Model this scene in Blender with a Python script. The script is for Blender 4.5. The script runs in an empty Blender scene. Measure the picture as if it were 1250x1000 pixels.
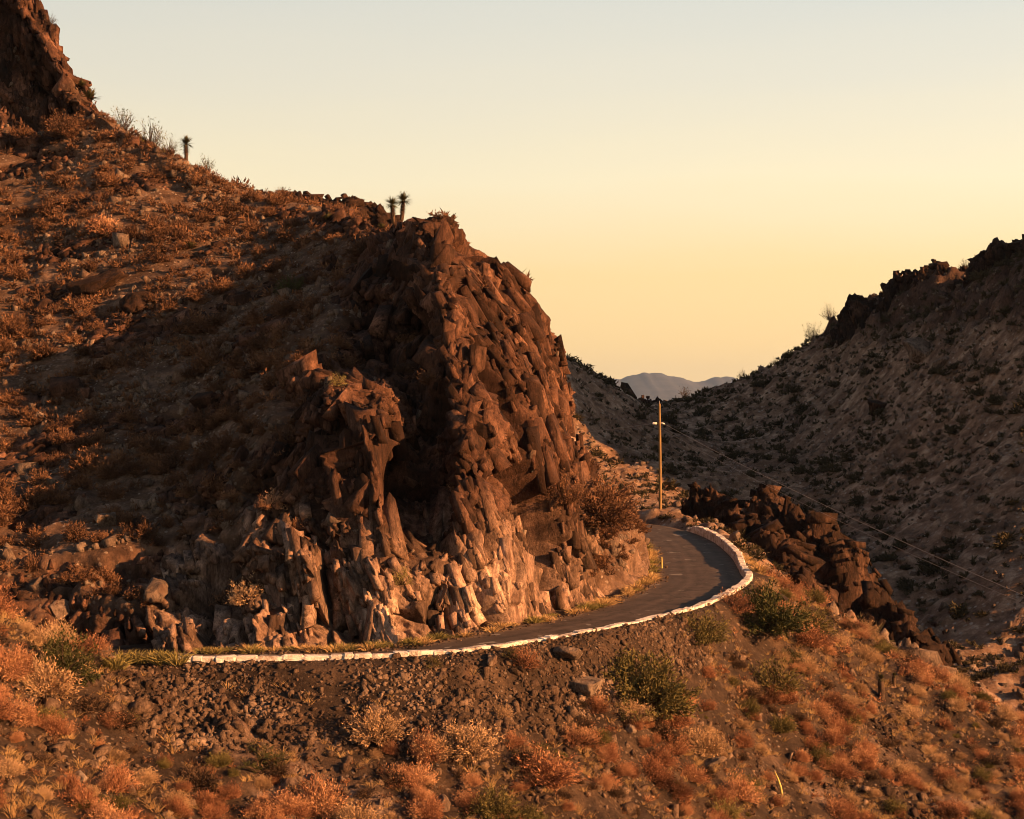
import bpy, math, random
import numpy as np
from mathutils import Vector, Matrix, Euler

# ------------------------------------------------------------------ camera, sky, sun, exposure
sc = bpy.context.scene
C = sc.collection
CAM_H = 12.0
FPX = 2000.0                      # focal length in pixels of a 1250 px wide frame
cam = bpy.data.cameras.new('camera'); camo = bpy.data.objects.new('camera', cam); C.objects.link(camo)
camo.location = (0, 0, CAM_H); camo.rotation_euler = (math.radians(90), 0, 0)
cam.sensor_width = 36.0; cam.lens = 36.0 * FPX / 1250.0
cam.clip_start = 0.5; cam.clip_end = 60000
sc.camera = camo

SUN_AZ, SUN_EL = math.radians(114), math.radians(16)
sunv = Vector((math.sin(SUN_AZ) * math.cos(SUN_EL), math.cos(SUN_AZ) * math.cos(SUN_EL), math.sin(SUN_EL)))
sun = bpy.data.lights.new('sun', 'SUN'); sun.energy = 5.0; sun.angle = math.radians(0.53); sun.color = (1.0, 0.45, 0.16)
suno = bpy.data.objects.new('sun', sun); C.objects.link(suno)
suno.rotation_euler = (-sunv).to_track_quat('-Z', 'Y').to_euler(); suno.location = (200, -20, 120)

def lin(c):
    return tuple(((x / 255.0) / 12.92 if x / 255.0 < 0.04045 else ((x / 255.0 + 0.055) / 1.055) ** 2.4) for x in c)

world = bpy.data.worlds.new('World'); sc.world = world; world.use_nodes = True
wn, wl = world.node_tree.nodes, world.node_tree.links
wn.clear()
w_out = wn.new('ShaderNodeOutputWorld')
tc = wn.new('ShaderNodeTexCoord'); sep = wn.new('ShaderNodeSeparateXYZ'); wl.new(tc.outputs['Generated'], sep.inputs[0])
nz = wn.new('ShaderNodeTexNoise'); nz.inputs['Scale'].default_value = 2.2; nz.inputs['Detail'].default_value = 5
mp = wn.new('ShaderNodeMapping'); mp.inputs['Scale'].default_value = (1, 1, 7); wl.new(tc.outputs['Generated'], mp.inputs[0]); wl.new(mp.outputs[0], nz.inputs['Vector'])
ma = wn.new('ShaderNodeMath'); ma.operation = 'MULTIPLY_ADD'; wl.new(nz.outputs['Fac'], ma.inputs[0]); ma.inputs[1].default_value = 0.05
wl.new(sep.outputs['Z'], ma.inputs[2])
ms = wn.new('ShaderNodeMath'); ms.operation = 'SUBTRACT'; wl.new(ma.outputs[0], ms.inputs[0]); ms.inputs[1].default_value = 0.025
ramp = wn.new('ShaderNodeValToRGB'); wl.new(ms.outputs[0], ramp.inputs[0])
stops = [(0.0, (255, 212, 148)), (0.035, (255, 214, 148)), (0.085, (250, 216, 155)), (0.14, (243, 227, 190)),
         (0.20, (222, 216, 198)), (0.26, (203, 206, 200)), (0.42, (134, 140, 148)), (1.0, (62, 69, 84))]
e = ramp.color_ramp.elements
for i, (p, c) in enumerate(stops):
    el = e[i] if i < 2 else e.new(p)
    el.position = p; el.color = (*lin(c), 1)
sky = wn.new('ShaderNodeTexSky'); sky.sky_type = 'NISHITA'; sky.sun_disc = False
sky.sun_elevation = SUN_EL; sky.sun_rotation = SUN_AZ; sky.dust_density = 4.0; sky.air_density = 1.5
sx = wn.new('ShaderNodeMath'); sx.operation = 'MULTIPLY_ADD'; wl.new(sep.outputs['X'], sx.inputs[0]); sx.inputs[1].default_value = 0.2; sx.inputs[2].default_value = 0.965
vm = wn.new('ShaderNodeVectorMath'); vm.operation = 'SCALE'; wl.new(ramp.outputs[0], vm.inputs[0]); wl.new(sx.outputs[0], vm.inputs['Scale'])   # the sky is a little brighter on the sun's side
b1 = wn.new('ShaderNodeBackground'); wl.new(vm.outputs[0], b1.inputs[0]); b1.inputs[1].default_value = 0.385
b2 = wn.new('ShaderNodeBackground'); wl.new(sky.outputs[0], b2.inputs[0]); b2.inputs[1].default_value = 0.0025
ad = wn.new('ShaderNodeAddShader'); wl.new(b1.outputs[0], ad.inputs[0]); wl.new(b2.outputs[0], ad.inputs[1])
wl.new(ad.outputs[0], w_out.inputs['Surface'])

sc.view_settings.view_transform = 'Standard'; sc.view_settings.look = 'None'
sc.view_settings.exposure = 1.6; sc.view_settings.gamma = 1.0; sc.view_settings.use_curve_mapping = False
sc.cycles.max_bounces = 5; sc.cycles.diffuse_bounces = 1; sc.cycles.volume_bounces = 0
sc.cycles.use_denoising = True; sc.cycles.filter_width = 0.9

# ------------------------------------------------------------------ numeric helpers
random.seed(11)
RS = np.random.RandomState(23)

def PX(u, v, d):
    return np.array([(u - 625.0) / FPX * d, d, CAM_H + (500.0 - v) / FPX * d])

def _h(ix, iy, iz, seed):
    h = (ix.astype(np.uint32) * np.uint32(0x8da6b343)) ^ (iy.astype(np.uint32) * np.uint32(0xd8163841)) ^ \
        (iz.astype(np.uint32) * np.uint32(0xcb1ab31f)) ^ np.uint32((seed * 0x9E3779B1) & 0xffffffff)
    h ^= h >> np.uint32(15); h *= np.uint32(0x85ebca6b); h ^= h >> np.uint32(13); h *= np.uint32(0xc2b2ae35); h ^= h >> np.uint32(16)
    return h
G = np.array([[1,1,0],[-1,1,0],[1,-1,0],[-1,-1,0],[1,0,1],[-1,0,1],[1,0,-1],[-1,0,-1],[0,1,1],[0,-1,1],[0,1,-1],[0,-1,-1],[1,1,0],[-1,1,0],[0,-1,1],[0,-1,-1]], np.float32)

def perlin(p, seed=0):
    p = p.astype(np.float32); c = np.floor(p); f = p - c; c = c.astype(np.int64)
    w = f * f * f * (f * (f * 6 - 15) + 10)
    out = np.zeros(len(p), np.float32)
    for dx in (0, 1):
        wx = w[:, 0] if dx else 1 - w[:, 0]
        for dy in (0, 1):
            wy = wx * (w[:, 1] if dy else 1 - w[:, 1])
            for dz in (0, 1):
                wz = wy * (w[:, 2] if dz else 1 - w[:, 2])
                g = G[_h(c[:, 0] + dx, c[:, 1] + dy, c[:, 2] + dz, seed) & np.uint32(15)]
                out += wz * (g[:, 0] * (f[:, 0] - dx) + g[:, 1] * (f[:, 1] - dy) + g[:, 2] * (f[:, 2] - dz))
    return out

def fbm(p, size, octs, seed=0, gain=0.5, ridged=False):
    s, a, tot = np.zeros(len(p), np.float32), 1.0, 0.0
    q = p / np.asarray(size, np.float32)
    for o in range(octs):
        n = perlin(q, seed + o * 17)
        if ridged: n = 1 - 2.2 * np.abs(n)
        s += a * n; tot += a; a *= gain; q = q * 2.03 + 3.7
    return s / tot

FACET_TONE = [None]
def facet(p, size, seed, tilt=0.9, soft=None):
    """angular broken-rock relief: one tilted plane per irregular cell"""
    q = (p / np.asarray(size, np.float32)).astype(np.float32)
    c = np.floor(q).astype(np.int64)
    b1 = np.full(len(q), 1e9, np.float32); b2 = b1.copy(); hid = np.zeros(len(q), np.uint32)
    bv = np.zeros_like(q); sv = np.zeros_like(q); hid2 = hid.copy()
    if soft is None: soft = np.clip(0.28 / min(size), 0.08, 0.45)
    for dx in (-1, 0, 1):
        for dy in (-1, 0, 1):
            for dz in (-1, 0, 1):
                cx, cy, cz = c[:, 0] + dx, c[:, 1] + dy, c[:, 2] + dz
                h = _h(cx, cy, cz, seed)
                vx = q[:, 0] - (cx + (h & np.uint32(1023)) / np.float32(1023)).astype(np.float32)
                vy = q[:, 1] - (cy + ((h >> np.uint32(10)) & np.uint32(1023)) / np.float32(1023)).astype(np.float32)
                vz = q[:, 2] - (cz + ((h >> np.uint32(20)) & np.uint32(1023)) / np.float32(1023)).astype(np.float32)
                d = vx * vx + vy * vy + vz * vz
                m = d < b1; m2 = (~m) & (d < b2)
                sv[m] = bv[m]; hid2 = np.where(m, hid, hid2); b2 = np.where(m, b1, b2)
                b1 = np.where(m, d, b1); hid = np.where(m, h, hid)
                bv[m, 0] = vx[m]; bv[m, 1] = vy[m]; bv[m, 2] = vz[m]
                b2 = np.where(m2, d, b2); hid2 = np.where(m2, h, hid2)
                sv[m2, 0] = vx[m2]; sv[m2, 1] = vy[m2]; sv[m2, 2] = vz[m2]
    r = lambda hh, s: ((hh >> np.uint32(s)) & np.uint32(255)) / np.float32(255) - 0.5
    def plane(hh, vv_):
        h2 = _h(hh, hh, hh, seed + 5); h3 = _h(h2, hh, h2, seed + 9)
        return r(h2, 0) + tilt * (r(h2, 8) * vv_[:, 0] + r(h2, 16) * vv_[:, 1] + r(h3, 8) * vv_[:, 2]) * 2
    val = plane(hid, bv); val2 = plane(hid2, sv)
    val = val + (val2 - val) * 0.5 * (1 - sstep(0, soft, np.sqrt(b2) - np.sqrt(b1)))
    crack = np.exp(-(np.sqrt(b2) - np.sqrt(b1)) / (0.35 * soft))
    FACET_TONE[0] = r(_h(hid, hid, hid, seed + 77), 0) + 0.5
    return val, crack

def sstep(a, b, x):
    t = np.clip((x - a) / (b - a), 0, 1); return t * t * (3 - 2 * t)

def crspline(A, t, k=0.5):
    K = len(A); i = np.clip(np.floor(t).astype(int), 0, K - 2); f = (t - i)
    f = f.reshape((-1,) + (1,) * (A.ndim - 1))
    p0, p1, p2, p3 = A[np.maximum(i - 1, 0)], A[i], A[i + 1], A[np.minimum(i + 2, K - 1)]
    m1, m2 = (p2 - p0) * k, (p3 - p1) * k
    f2, f3 = f * f, f * f * f
    return (2 * f3 - 3 * f2 + 1) * p1 + (f3 - 2 * f2 + f) * m1 + (-2 * f3 + 3 * f2) * p2 + (f3 - f2) * m2

def grid_normals(P):
    n = np.cross(np.gradient(P, axis=0), np.gradient(P, axis=1))
    n /= np.maximum(np.linalg.norm(n, axis=2, keepdims=True), 1e-9)
    return n

def mesh_from_arrays(name, V, F, smooth=False):
    me = bpy.data.meshes.new(name)
    V = np.ascontiguousarray(V, np.float32); F = np.ascontiguousarray(F, np.int32); k = F.shape[1]
    me.vertices.add(len(V)); me.vertices.foreach_set('co', V.ravel())
    me.loops.add(F.size); me.loops.foreach_set('vertex_index', F.ravel())
    me.polygons.add(len(F)); me.polygons.foreach_set('loop_start', np.arange(0, F.size, k, dtype=np.int32))
    me.update(calc_edges=True)
    if smooth: me.polygons.foreach_set('use_smooth', np.ones(len(F), bool))
    return me

def grid_faces(a, b):
    i = np.arange(a * b).reshape(a, b)
    return np.stack([i[:-1, :-1], i[1:, :-1], i[1:, 1:], i[:-1, 1:]], -1).reshape(-1, 4)

def link(name, me, mat, parent=None):
    o = bpy.data.objects.new(name, me); C.objects.link(o)
    if mat is not None and not me.materials: me.materials.append(mat)
    if parent is not None: o.parent = parent
    return o

def tag(o, label, cat, group=None):
    o['label'] = label; o['category'] = cat
    if group: o['group'] = group
    return o

def empty(name, loc, rz=0.0, s=1.0):
    o = bpy.data.objects.new(name, None); C.objects.link(o); o.empty_display_size = 0.2
    o.location = loc; o.rotation_euler = (0, 0, rz); o.scale = (s, s, s)
    return o

def add_attr(me, name, arr):
    at = me.attributes.new(name, 'FLOAT', 'POINT'); at.data.foreach_set('value', np.ascontiguousarray(arr, np.float32).ravel())

# ------------------------------------------------------------------ materials
def new_mat(name):
    m = bpy.data.materials.new(name); m.use_nodes = True
    nt = m.node_tree; nt.nodes.clear()
    out = nt.nodes.new('ShaderNodeOutputMaterial'); b = nt.nodes.new('ShaderNodeBsdfPrincipled')
    nt.links.new(b.outputs[0], out.inputs['Surface'])
    b.inputs['Roughness'].default_value = 0.9; b.inputs['Specular IOR Level'].default_value = 0.15
    return m, nt, b

def n_noise(nt, vec, scale, detail=4, rough=0.6):
    n = nt.nodes.new('ShaderNodeTexNoise'); n.inputs['Scale'].default_value = scale; n.inputs['Detail'].default_value = detail
    n.inputs['Roughness'].default_value = rough; nt.links.new(vec, n.inputs['Vector']); return n.outputs['Fac']

def n_ramp(nt, fac, st):
    r = nt.nodes.new('ShaderNodeValToRGB'); nt.links.new(fac, r.inputs[0]); el = r.color_ramp.elements
    for i, (p, c) in enumerate(st):
        x = el[i] if i < 2 else el.new(p)
        x.position = p; x.color = (c[0], c[1], c[2], 1) if not isinstance(c, float) else (c, c, c, 1)
    return r.outputs[0]

def n_mix(nt, fac, a, b, mode='MIX'):
    m = nt.nodes.new('ShaderNodeMix'); m.data_type = 'RGBA'; m.blend_type = mode
    for sock, val in ((m.inputs[0], fac), (m.inputs[6], a), (m.inputs[7], b)):
        if isinstance(val, (int, float)): sock.default_value = val
        elif isinstance(val, tuple): sock.default_value = (*val, 1)
        else: nt.links.new(val, sock)
    return m.outputs[2]

def n_math(nt, op, a, b=None, c=None):
    m = nt.nodes.new('ShaderNodeMath'); m.operation = op
    for i, v in enumerate((a, b, c)):
        if v is None: continue
        if isinstance(v, (int, float)): m.inputs[i].default_value = v
        else: nt.links.new(v, m.inputs[i])
    return m.outputs[0]

def n_pos(nt, scale=(1, 1, 1)):
    g = nt.nodes.new('ShaderNodeNewGeometry')
    m = nt.nodes.new('ShaderNodeMapping'); m.inputs['Scale'].default_value = scale; nt.links.new(g.outputs['Position'], m.inputs[0])
    return m.outputs[0]

def n_bump(nt, b, h, strength, dist):
    bp = nt.nodes.new('ShaderNodeBump'); bp.inputs['Strength'].default_value = strength; bp.inputs['Distance'].default_value = dist
    nt.links.new(h, bp.inputs['Height']); nt.links.new(bp.outputs[0], b.inputs['Normal'])

def rock_color(nt, pos, dark, mid, pale, stain):
    a = n_noise(nt, pos, 0.35, 6, 0.65); c = n_noise(nt, pos, 2.6, 6, 0.7)
    base = n_ramp(nt, a, [(0.33, dark), (0.52, mid), (0.7, pale)])
    fine = n_ramp(nt, c, [(0.3, (0.45, 0.42, 0.4)), (0.62, (1.15, 1.1, 1.05))])
    col = n_mix(nt, 1.0, base, fine, 'MULTIPLY')
    grain = n_ramp(nt, n_noise(nt, pos, 9.0, 6, 0.8), [(0.32, (0.45, 0.43, 0.42)), (0.66, (1.35, 1.33, 1.3))])
    col = n_mix(nt, 1.0, col, grain, 'MULTIPLY')
    st = n_ramp(nt, n_noise(nt, pos, 0.9, 3), [(0.56, 0.0), (0.66, 0.75)])
    col = n_mix(nt, st, col, stain)
    sk_ = nt.nodes.new('ShaderNodeMapping'); sk_.inputs['Scale'].default_value = (1, 1, 0.25); sk_.inputs['Rotation'].default_value = (0.1, 0.25, 0); nt.links.new(pos, sk_.inputs[0])
    ck = n_ramp(nt, n_noise(nt, sk_.outputs[0], 2.2, 5, 0.7), [(0.36, 0.85), (0.47, 0.0)])
    return n_mix(nt, ck, col, tuple(0.4 * x for x in dark))

def terrain_mat(name, soil_a, soil_b, soil_c, stone, rk, stone_scale=3.0, bump=0.35):
    m, nt, b = new_mat(name)
    pos = n_pos(nt); posr = n_pos(nt, (1, 1, 0.5))
    s = n_ramp(nt, n_noise(nt, pos, 0.45, 7, 0.7), [(0.35, soil_a), (0.52, soil_b), (0.66, soil_c)])
    vo = nt.nodes.new('ShaderNodeTexVoronoi'); vo.inputs['Scale'].default_value = stone_scale; nt.links.new(pos, vo.inputs['Vector'])
    hs = nt.nodes.new('ShaderNodeSeparateColor'); nt.links.new(vo.outputs['Color'], hs.inputs[0])
    gate = n_ramp(nt, hs.outputs[0], [(0.62, 0.0), (0.66, 1.0)])
    shape = n_ramp(nt, vo.outputs['Distance'], [(0.30, 1.0), (0.36, 0.0)])
    patch = n_ramp(nt, n_noise(nt, pos, 0.22, 3), [(0.42, 0.25), (0.6, 1.0)])
    fac = n_math(nt, 'MULTIPLY', n_math(nt, 'MULTIPLY', gate, shape), patch)
    tone = n_mix(nt, hs.outputs[1], tuple(x * 0.55 for x in stone), stone)
    s = n_mix(nt, fac, s, tone)
    grit = n_ramp(nt, n_noise(nt, pos, 7.0, 5, 0.75), [(0.3, (0.5, 0.48, 0.46)), (0.65, (1.2, 1.18, 1.15))])
    s = n_mix(nt, 1.0, s, grit, 'MULTIPLY')
    r = rock_color(nt, posr, rk[0], rk[1], rk[2], rk[3])
    at = nt.nodes.new('ShaderNodeAttribute'); at.attribute_name = 'pale'
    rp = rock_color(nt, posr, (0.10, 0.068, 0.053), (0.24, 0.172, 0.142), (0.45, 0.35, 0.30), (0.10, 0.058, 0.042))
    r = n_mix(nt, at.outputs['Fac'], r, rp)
    atn = nt.nodes.new('ShaderNodeAttribute'); atn.attribute_name = 'tone'
    r = n_mix(nt, 1.0, r, n_ramp(nt, atn.outputs['Fac'], [(0.2, (0.5, 0.48, 0.47)), (0.8, (1.6, 1.55, 1.5))]), 'MULTIPLY')
    ar = nt.nodes.new('ShaderNodeAttribute'); ar.attribute_name = 'rock'
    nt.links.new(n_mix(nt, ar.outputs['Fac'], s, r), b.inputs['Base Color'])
    hsum = n_math(nt, 'ADD', n_noise(nt, pos, 5.0, 8, 0.75), n_math(nt, 'MULTIPLY', fac, 0.5))
    n_bump(nt, b, hsum, bump * 2.0, 0.25)
    return m

M = {}
M['hill'] = terrain_mat('hillside_ground', (0.05, 0.03, 0.022), (0.12, 0.075, 0.053), (0.22, 0.145, 0.108), (0.34, 0.275, 0.235),
                        ((0.028, 0.016, 0.012), (0.08, 0.044, 0.033), (0.19, 0.112, 0.085), (0.035, 0.020, 0.016)))
M['near'] = terrain_mat('slope_ground', (0.022, 0.015, 0.012), (0.048, 0.033, 0.025), (0.10, 0.066, 0.046), (0.22, 0.175, 0.15),
                        ((0.08, 0.055, 0.045), (0.17, 0.13, 0.11), (0.28, 0.23, 0.2), (0.10, 0.06, 0.045)), 4.0)
M['far'] = terrain_mat('far_hill_ground', (0.105, 0.064, 0.044), (0.26, 0.166, 0.117), (0.48, 0.355, 0.27), (0.52, 0.45, 0.40),
                       ((0.05, 0.032, 0.026), (0.095, 0.06, 0.048), (0.15, 0.10, 0.08), (0.06, 0.04, 0.032)), 1.6)

def simple_rock(name, dark, mid, pale, stain):
    m, nt, b = new_mat(name); pos = n_pos(nt, (1, 1, 0.55))
    nt.links.new(rock_color(nt, pos, dark, mid, pale, stain), b.inputs['Base Color'])
    n_bump(nt, b, n_noise(nt, pos, 4.0, 8, 0.75), 0.9, 0.3); return m
M['rock_dark'] = simple_rock('dark_red_rock', (0.015, 0.009, 0.007), (0.042, 0.024, 0.018), (0.14, 0.082, 0.06), (0.02, 0.012, 0.009))
M['rock_gray'] = simple_rock('grey_rock', (0.10, 0.075, 0.062), (0.20, 0.155, 0.13), (0.32, 0.27, 0.235), (0.13, 0.08, 0.06))
M['rock_pale'] = simple_rock('pale_rock', (0.22, 0.18, 0.15), (0.36, 0.31, 0.27), (0.46, 0.41, 0.37), (0.22, 0.15, 0.11))
M['rubble'] = simple_rock('rubble_rock', (0.05, 0.035, 0.029), (0.16, 0.115, 0.09), (0.36, 0.28, 0.23), (0.08, 0.048, 0.036))

def plant_mat(name, a, b_, c, scale=0.7, trans=0.14):
    m, nt, b = new_mat(name); pos = n_pos(nt)
    col = n_ramp(nt, n_noise(nt, pos, scale, 5, 0.7), [(0.34, a), (0.5, b_), (0.66, c)])
    nt.links.new(col, b.inputs['Base Color'])
    tr = nt.nodes.new('ShaderNodeBsdfTranslucent'); nt.links.new(col, tr.inputs[0])
    mx = nt.nodes.new('ShaderNodeMixShader'); mx.inputs[0].default_value = trans
    nt.links.new(b.outputs[0], mx.inputs[1]); nt.links.new(tr.outputs[0], mx.inputs[2])
    nt.links.new(mx.outputs[0], nt.nodes['Material Output'].inputs['Surface']); return m
M['dry'] = plant_mat('dry_shrub', (0.07, 0.034, 0.022), (0.29, 0.135, 0.075), (0.54, 0.32, 0.18), 0.45)
M['dryhill'] = plant_mat('dry_hill_shrub', (0.05, 0.028, 0.018), (0.11, 0.058, 0.035), (0.24, 0.128, 0.072), 0.5)
M['tan'] = plant_mat('tan_shrub', (0.24, 0.155, 0.085), (0.38, 0.25, 0.145), (0.50, 0.35, 0.21))
M['olive'] = plant_mat('olive_foliage', (0.055, 0.048, 0.018), (0.11, 0.095, 0.035), (0.19, 0.155, 0.06), 1.5)
M['green'] = plant_mat('green_foliage', (0.026, 0.030, 0.012), (0.046, 0.05, 0.019), (0.085, 0.082, 0.03), 1.5)
M['scrub'] = plant_mat('dark_scrub', (0.030, 0.026, 0.015), (0.055, 0.046, 0.026), (0.09, 0.07, 0.04), 0.6)
M['tuft'] = plant_mat('yellow_green_tuft', (0.14, 0.12, 0.04), (0.21, 0.18, 0.065), (0.30, 0.25, 0.10))
M['straw'] = plant_mat('straw_grass', (0.30, 0.19, 0.085), (0.42, 0.28, 0.13), (0.52, 0.37, 0.18))
M['yucca'] = plant_mat('yucca_leaf', (0.045, 0.042, 0.02), (0.08, 0.072, 0.034), (0.12, 0.105, 0.05))
m, nt, b = new_mat('bark'); nt.links.new(n_ramp(nt, n_noise(nt, n_pos(nt), 6, 4), [(0.35, (0.03, 0.02, 0.014)), (0.7, (0.10, 0.065, 0.045))]), b.inputs['Base Color']); M['bark'] = m
m, nt, b = new_mat('pole_wood'); nt.links.new(n_ramp(nt, n_noise(nt, n_pos(nt, (8, 8, 0.4)), 2, 4), [(0.35, (0.13, 0.085, 0.04)), (0.7, (0.30, 0.20, 0.09))]), b.inputs['Base Color']); M['pole'] = m
m, nt, b = new_mat('white_glazed'); b.inputs['Base Color'].default_value = (0.7, 0.7, 0.68, 1); b.inputs['Roughness'].default_value = 0.3; M['insul'] = m
m, nt, b = new_mat('wire_metal'); b.inputs['Base Color'].default_value = (0.28, 0.25, 0.23, 1); b.inputs['Roughness'].default_value = 0.5; M['wire'] = m
m, nt, b = new_mat('dry_yellow_stalk'); nt.links.new(n_ramp(nt, n_noise(nt, n_pos(nt), 5, 3), [(0.3, (0.38, 0.30, 0.09)), (0.7, (0.55, 0.46, 0.16))]), b.inputs['Base Color']); M['stalk'] = m

# whitewashed parapet: paint worn through to stone in patches
m, nt, b = new_mat('whitewash'); pos = n_pos(nt)
wear = n_ramp(nt, n_noise(nt, pos, 1.3, 7, 0.75), [(0.47, 0.0), (0.62, 0.9)])
wcol = n_mix(nt, wear, n_ramp(nt, n_noise(nt, pos, 3, 4), [(0.3, (0.55, 0.52, 0.50)), (0.7, (0.80, 0.78, 0.76))]), (0.26, 0.19, 0.155))
nt.links.new(wcol, b.inputs['Base Color']); n_bump(nt, b, n_noise(nt, pos, 6, 6, 0.7), 0.6, 0.2); M['white'] = m

# worn asphalt: aggregate, wheel-track polish, dusty edges, patches
m, nt, b = new_mat('asphalt'); pos = n_pos(nt)
acol = n_ramp(nt, n_noise(nt, pos, 0.5, 7, 0.7), [(0.35, (0.028, 0.022, 0.02)), (0.55, (0.058, 0.045, 0.04)), (0.7, (0.10, 0.08, 0.07))])
agg = n_ramp(nt, n_noise(nt, pos, 9, 4, 0.8), [(0.3, (0.6, 0.6, 0.6)), (0.7, (1.35, 1.3, 1.25))])
acol = n_mix(nt, 1.0, acol, agg, 'MULTIPLY')
vo = nt.nodes.new('ShaderNodeTexVoronoi'); vo.feature = 'DISTANCE_TO_EDGE'; vo.inputs['Scale'].default_value = 0.22
wq_ = nt.nodes.new('ShaderNodeTexNoise'); wq_.inputs['Scale'].default_value = 0.7; wq_.inputs['Detail'].default_value = 6; nt.links.new(pos, wq_.inputs['Vector'])
wa_ = nt.nodes.new('ShaderNodeVectorMath'); wa_.operation = 'MULTIPLY_ADD'; nt.links.new(wq_.outputs['Color'], wa_.inputs[0]); wa_.inputs[1].default_value = (4, 4, 4); nt.links.new(pos, wa_.inputs[2]); nt.links.new(wa_.outputs[0], vo.inputs['Vector'])
crk = n_ramp(nt, vo.outputs['Distance'], [(0.003, 0.7), (0.010, 0.0)])
atk = nt.nodes.new('ShaderNodeAttribute'); atk.attribute_name = 'track'
acol = n_mix(nt, n_math(nt, 'MULTIPLY', atk.outputs['Fac'], n_ramp(nt, n_noise(nt, pos, 0.8, 5, 0.7), [(0.3, 0.1), (0.7, 0.6)])), acol, (0.13, 0.10, 0.088))
acol = n_mix(nt, crk, acol, (0.012, 0.010, 0.009))
ae = nt.nodes.new('ShaderNodeAttribute'); ae.attribute_name = 'edge'
dust = n_math(nt, 'MULTIPLY', ae.outputs['Fac'], n_ramp(nt, n_noise(nt, pos, 1.2, 6, 0.7), [(0.35, 0.0), (0.6, 1.0)]))
acol = n_mix(nt, dust, acol, (0.20, 0.14, 0.10))
pt = n_ramp(nt, n_noise(nt, pos, 0.55, 5, 0.65), [(0.62, 0.0), (0.64, 0.6)])
acol = n_mix(nt, pt, acol, (0.26, 0.24, 0.225))
nt.links.new(acol, b.inputs['Base Color']); b.inputs['Roughness'].default_value = 0.85
n_bump(nt, b, n_noise(nt, pos, 12, 4, 0.8), 0.3, 0.05); M['asphalt'] = m
m, nt, b = new_mat('haze_blue_mountain'); nt.links.new(n_ramp(nt, n_noise(nt, n_pos(nt), 0.002, 8, 0.7), [(0.35, (0.035, 0.045, 0.07)), (0.65, (0.08, 0.09, 0.12))]), b.inputs['Base Color']); M['mountain'] = m  # the blue of distance haze is put into the rock colour
m, nt, b = new_mat('desert_plain'); nt.links.new(n_ramp(nt, n_noise(nt, n_pos(nt), 0.02, 6, 0.6), [(0.35, (0.12, 0.09, 0.07)), (0.65, (0.2, 0.15, 0.11))]), b.inputs['Base Color']); M['plain'] = m

# ------------------------------------------------------------------ road line (world metres)
ROAD_OUT = np.array([(-70, 62, 0.0), (-48, 74, -0.2), (-36, 77.5, -0.4), (-24, 77.6, -0.5), (-15.3, 77.4, -0.5), (-9.7, 77.6, -0.45), (-5, 78.2, -0.35), (-0.6, 80.2, -0.2), (5.0, 86.0, 0.0),
                     (10.2, 94.5, 0.0), (13.8, 104, 0.0), (16.2, 113, 0.0), (16.9, 121, 0.0), (17.7, 130, 0.0), (18.2, 140, 0.0), (18.3, 150, 0.0), (17.4, 159, 0.1), (15.0, 167, 0.2), (9.0, 174, 0.4), (0, 179, 0.8), (-12, 183, 1.3)], float)
ro = crspline(ROAD_OUT, np.linspace(0, len(ROAD_OUT) - 1, 420))
tan = np.gradient(ro, axis=0); tan[:, 2] = 0; tan /= np.linalg.norm(tan, axis=1, keepdims=True)
lft = np.stack([-tan[:, 1], tan[:, 0], 0 * tan[:, 0]], 1)           # towards the cliff
RW = 6.7

def dist_to_line(x, y, line):
    """signed distance: positive on the cliff (road) side of the parapet line"""
    pts = np.stack([x, y], 1); best = np.full(len(x), 1e9); sg = np.zeros(len(x)); idx = np.zeros(len(x), int)
    for i in range(0, len(line), 2):
        d = pts - line[i, :2]; dd = np.hypot(d[:, 0], d[:, 1]); m_ = dd < best
        best[m_] = dd[m_]; sg[m_] = (d @ lft[i, :2])[m_]; idx[m_] = i
    return np.where(sg >= 0, best, -best), idx

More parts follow.
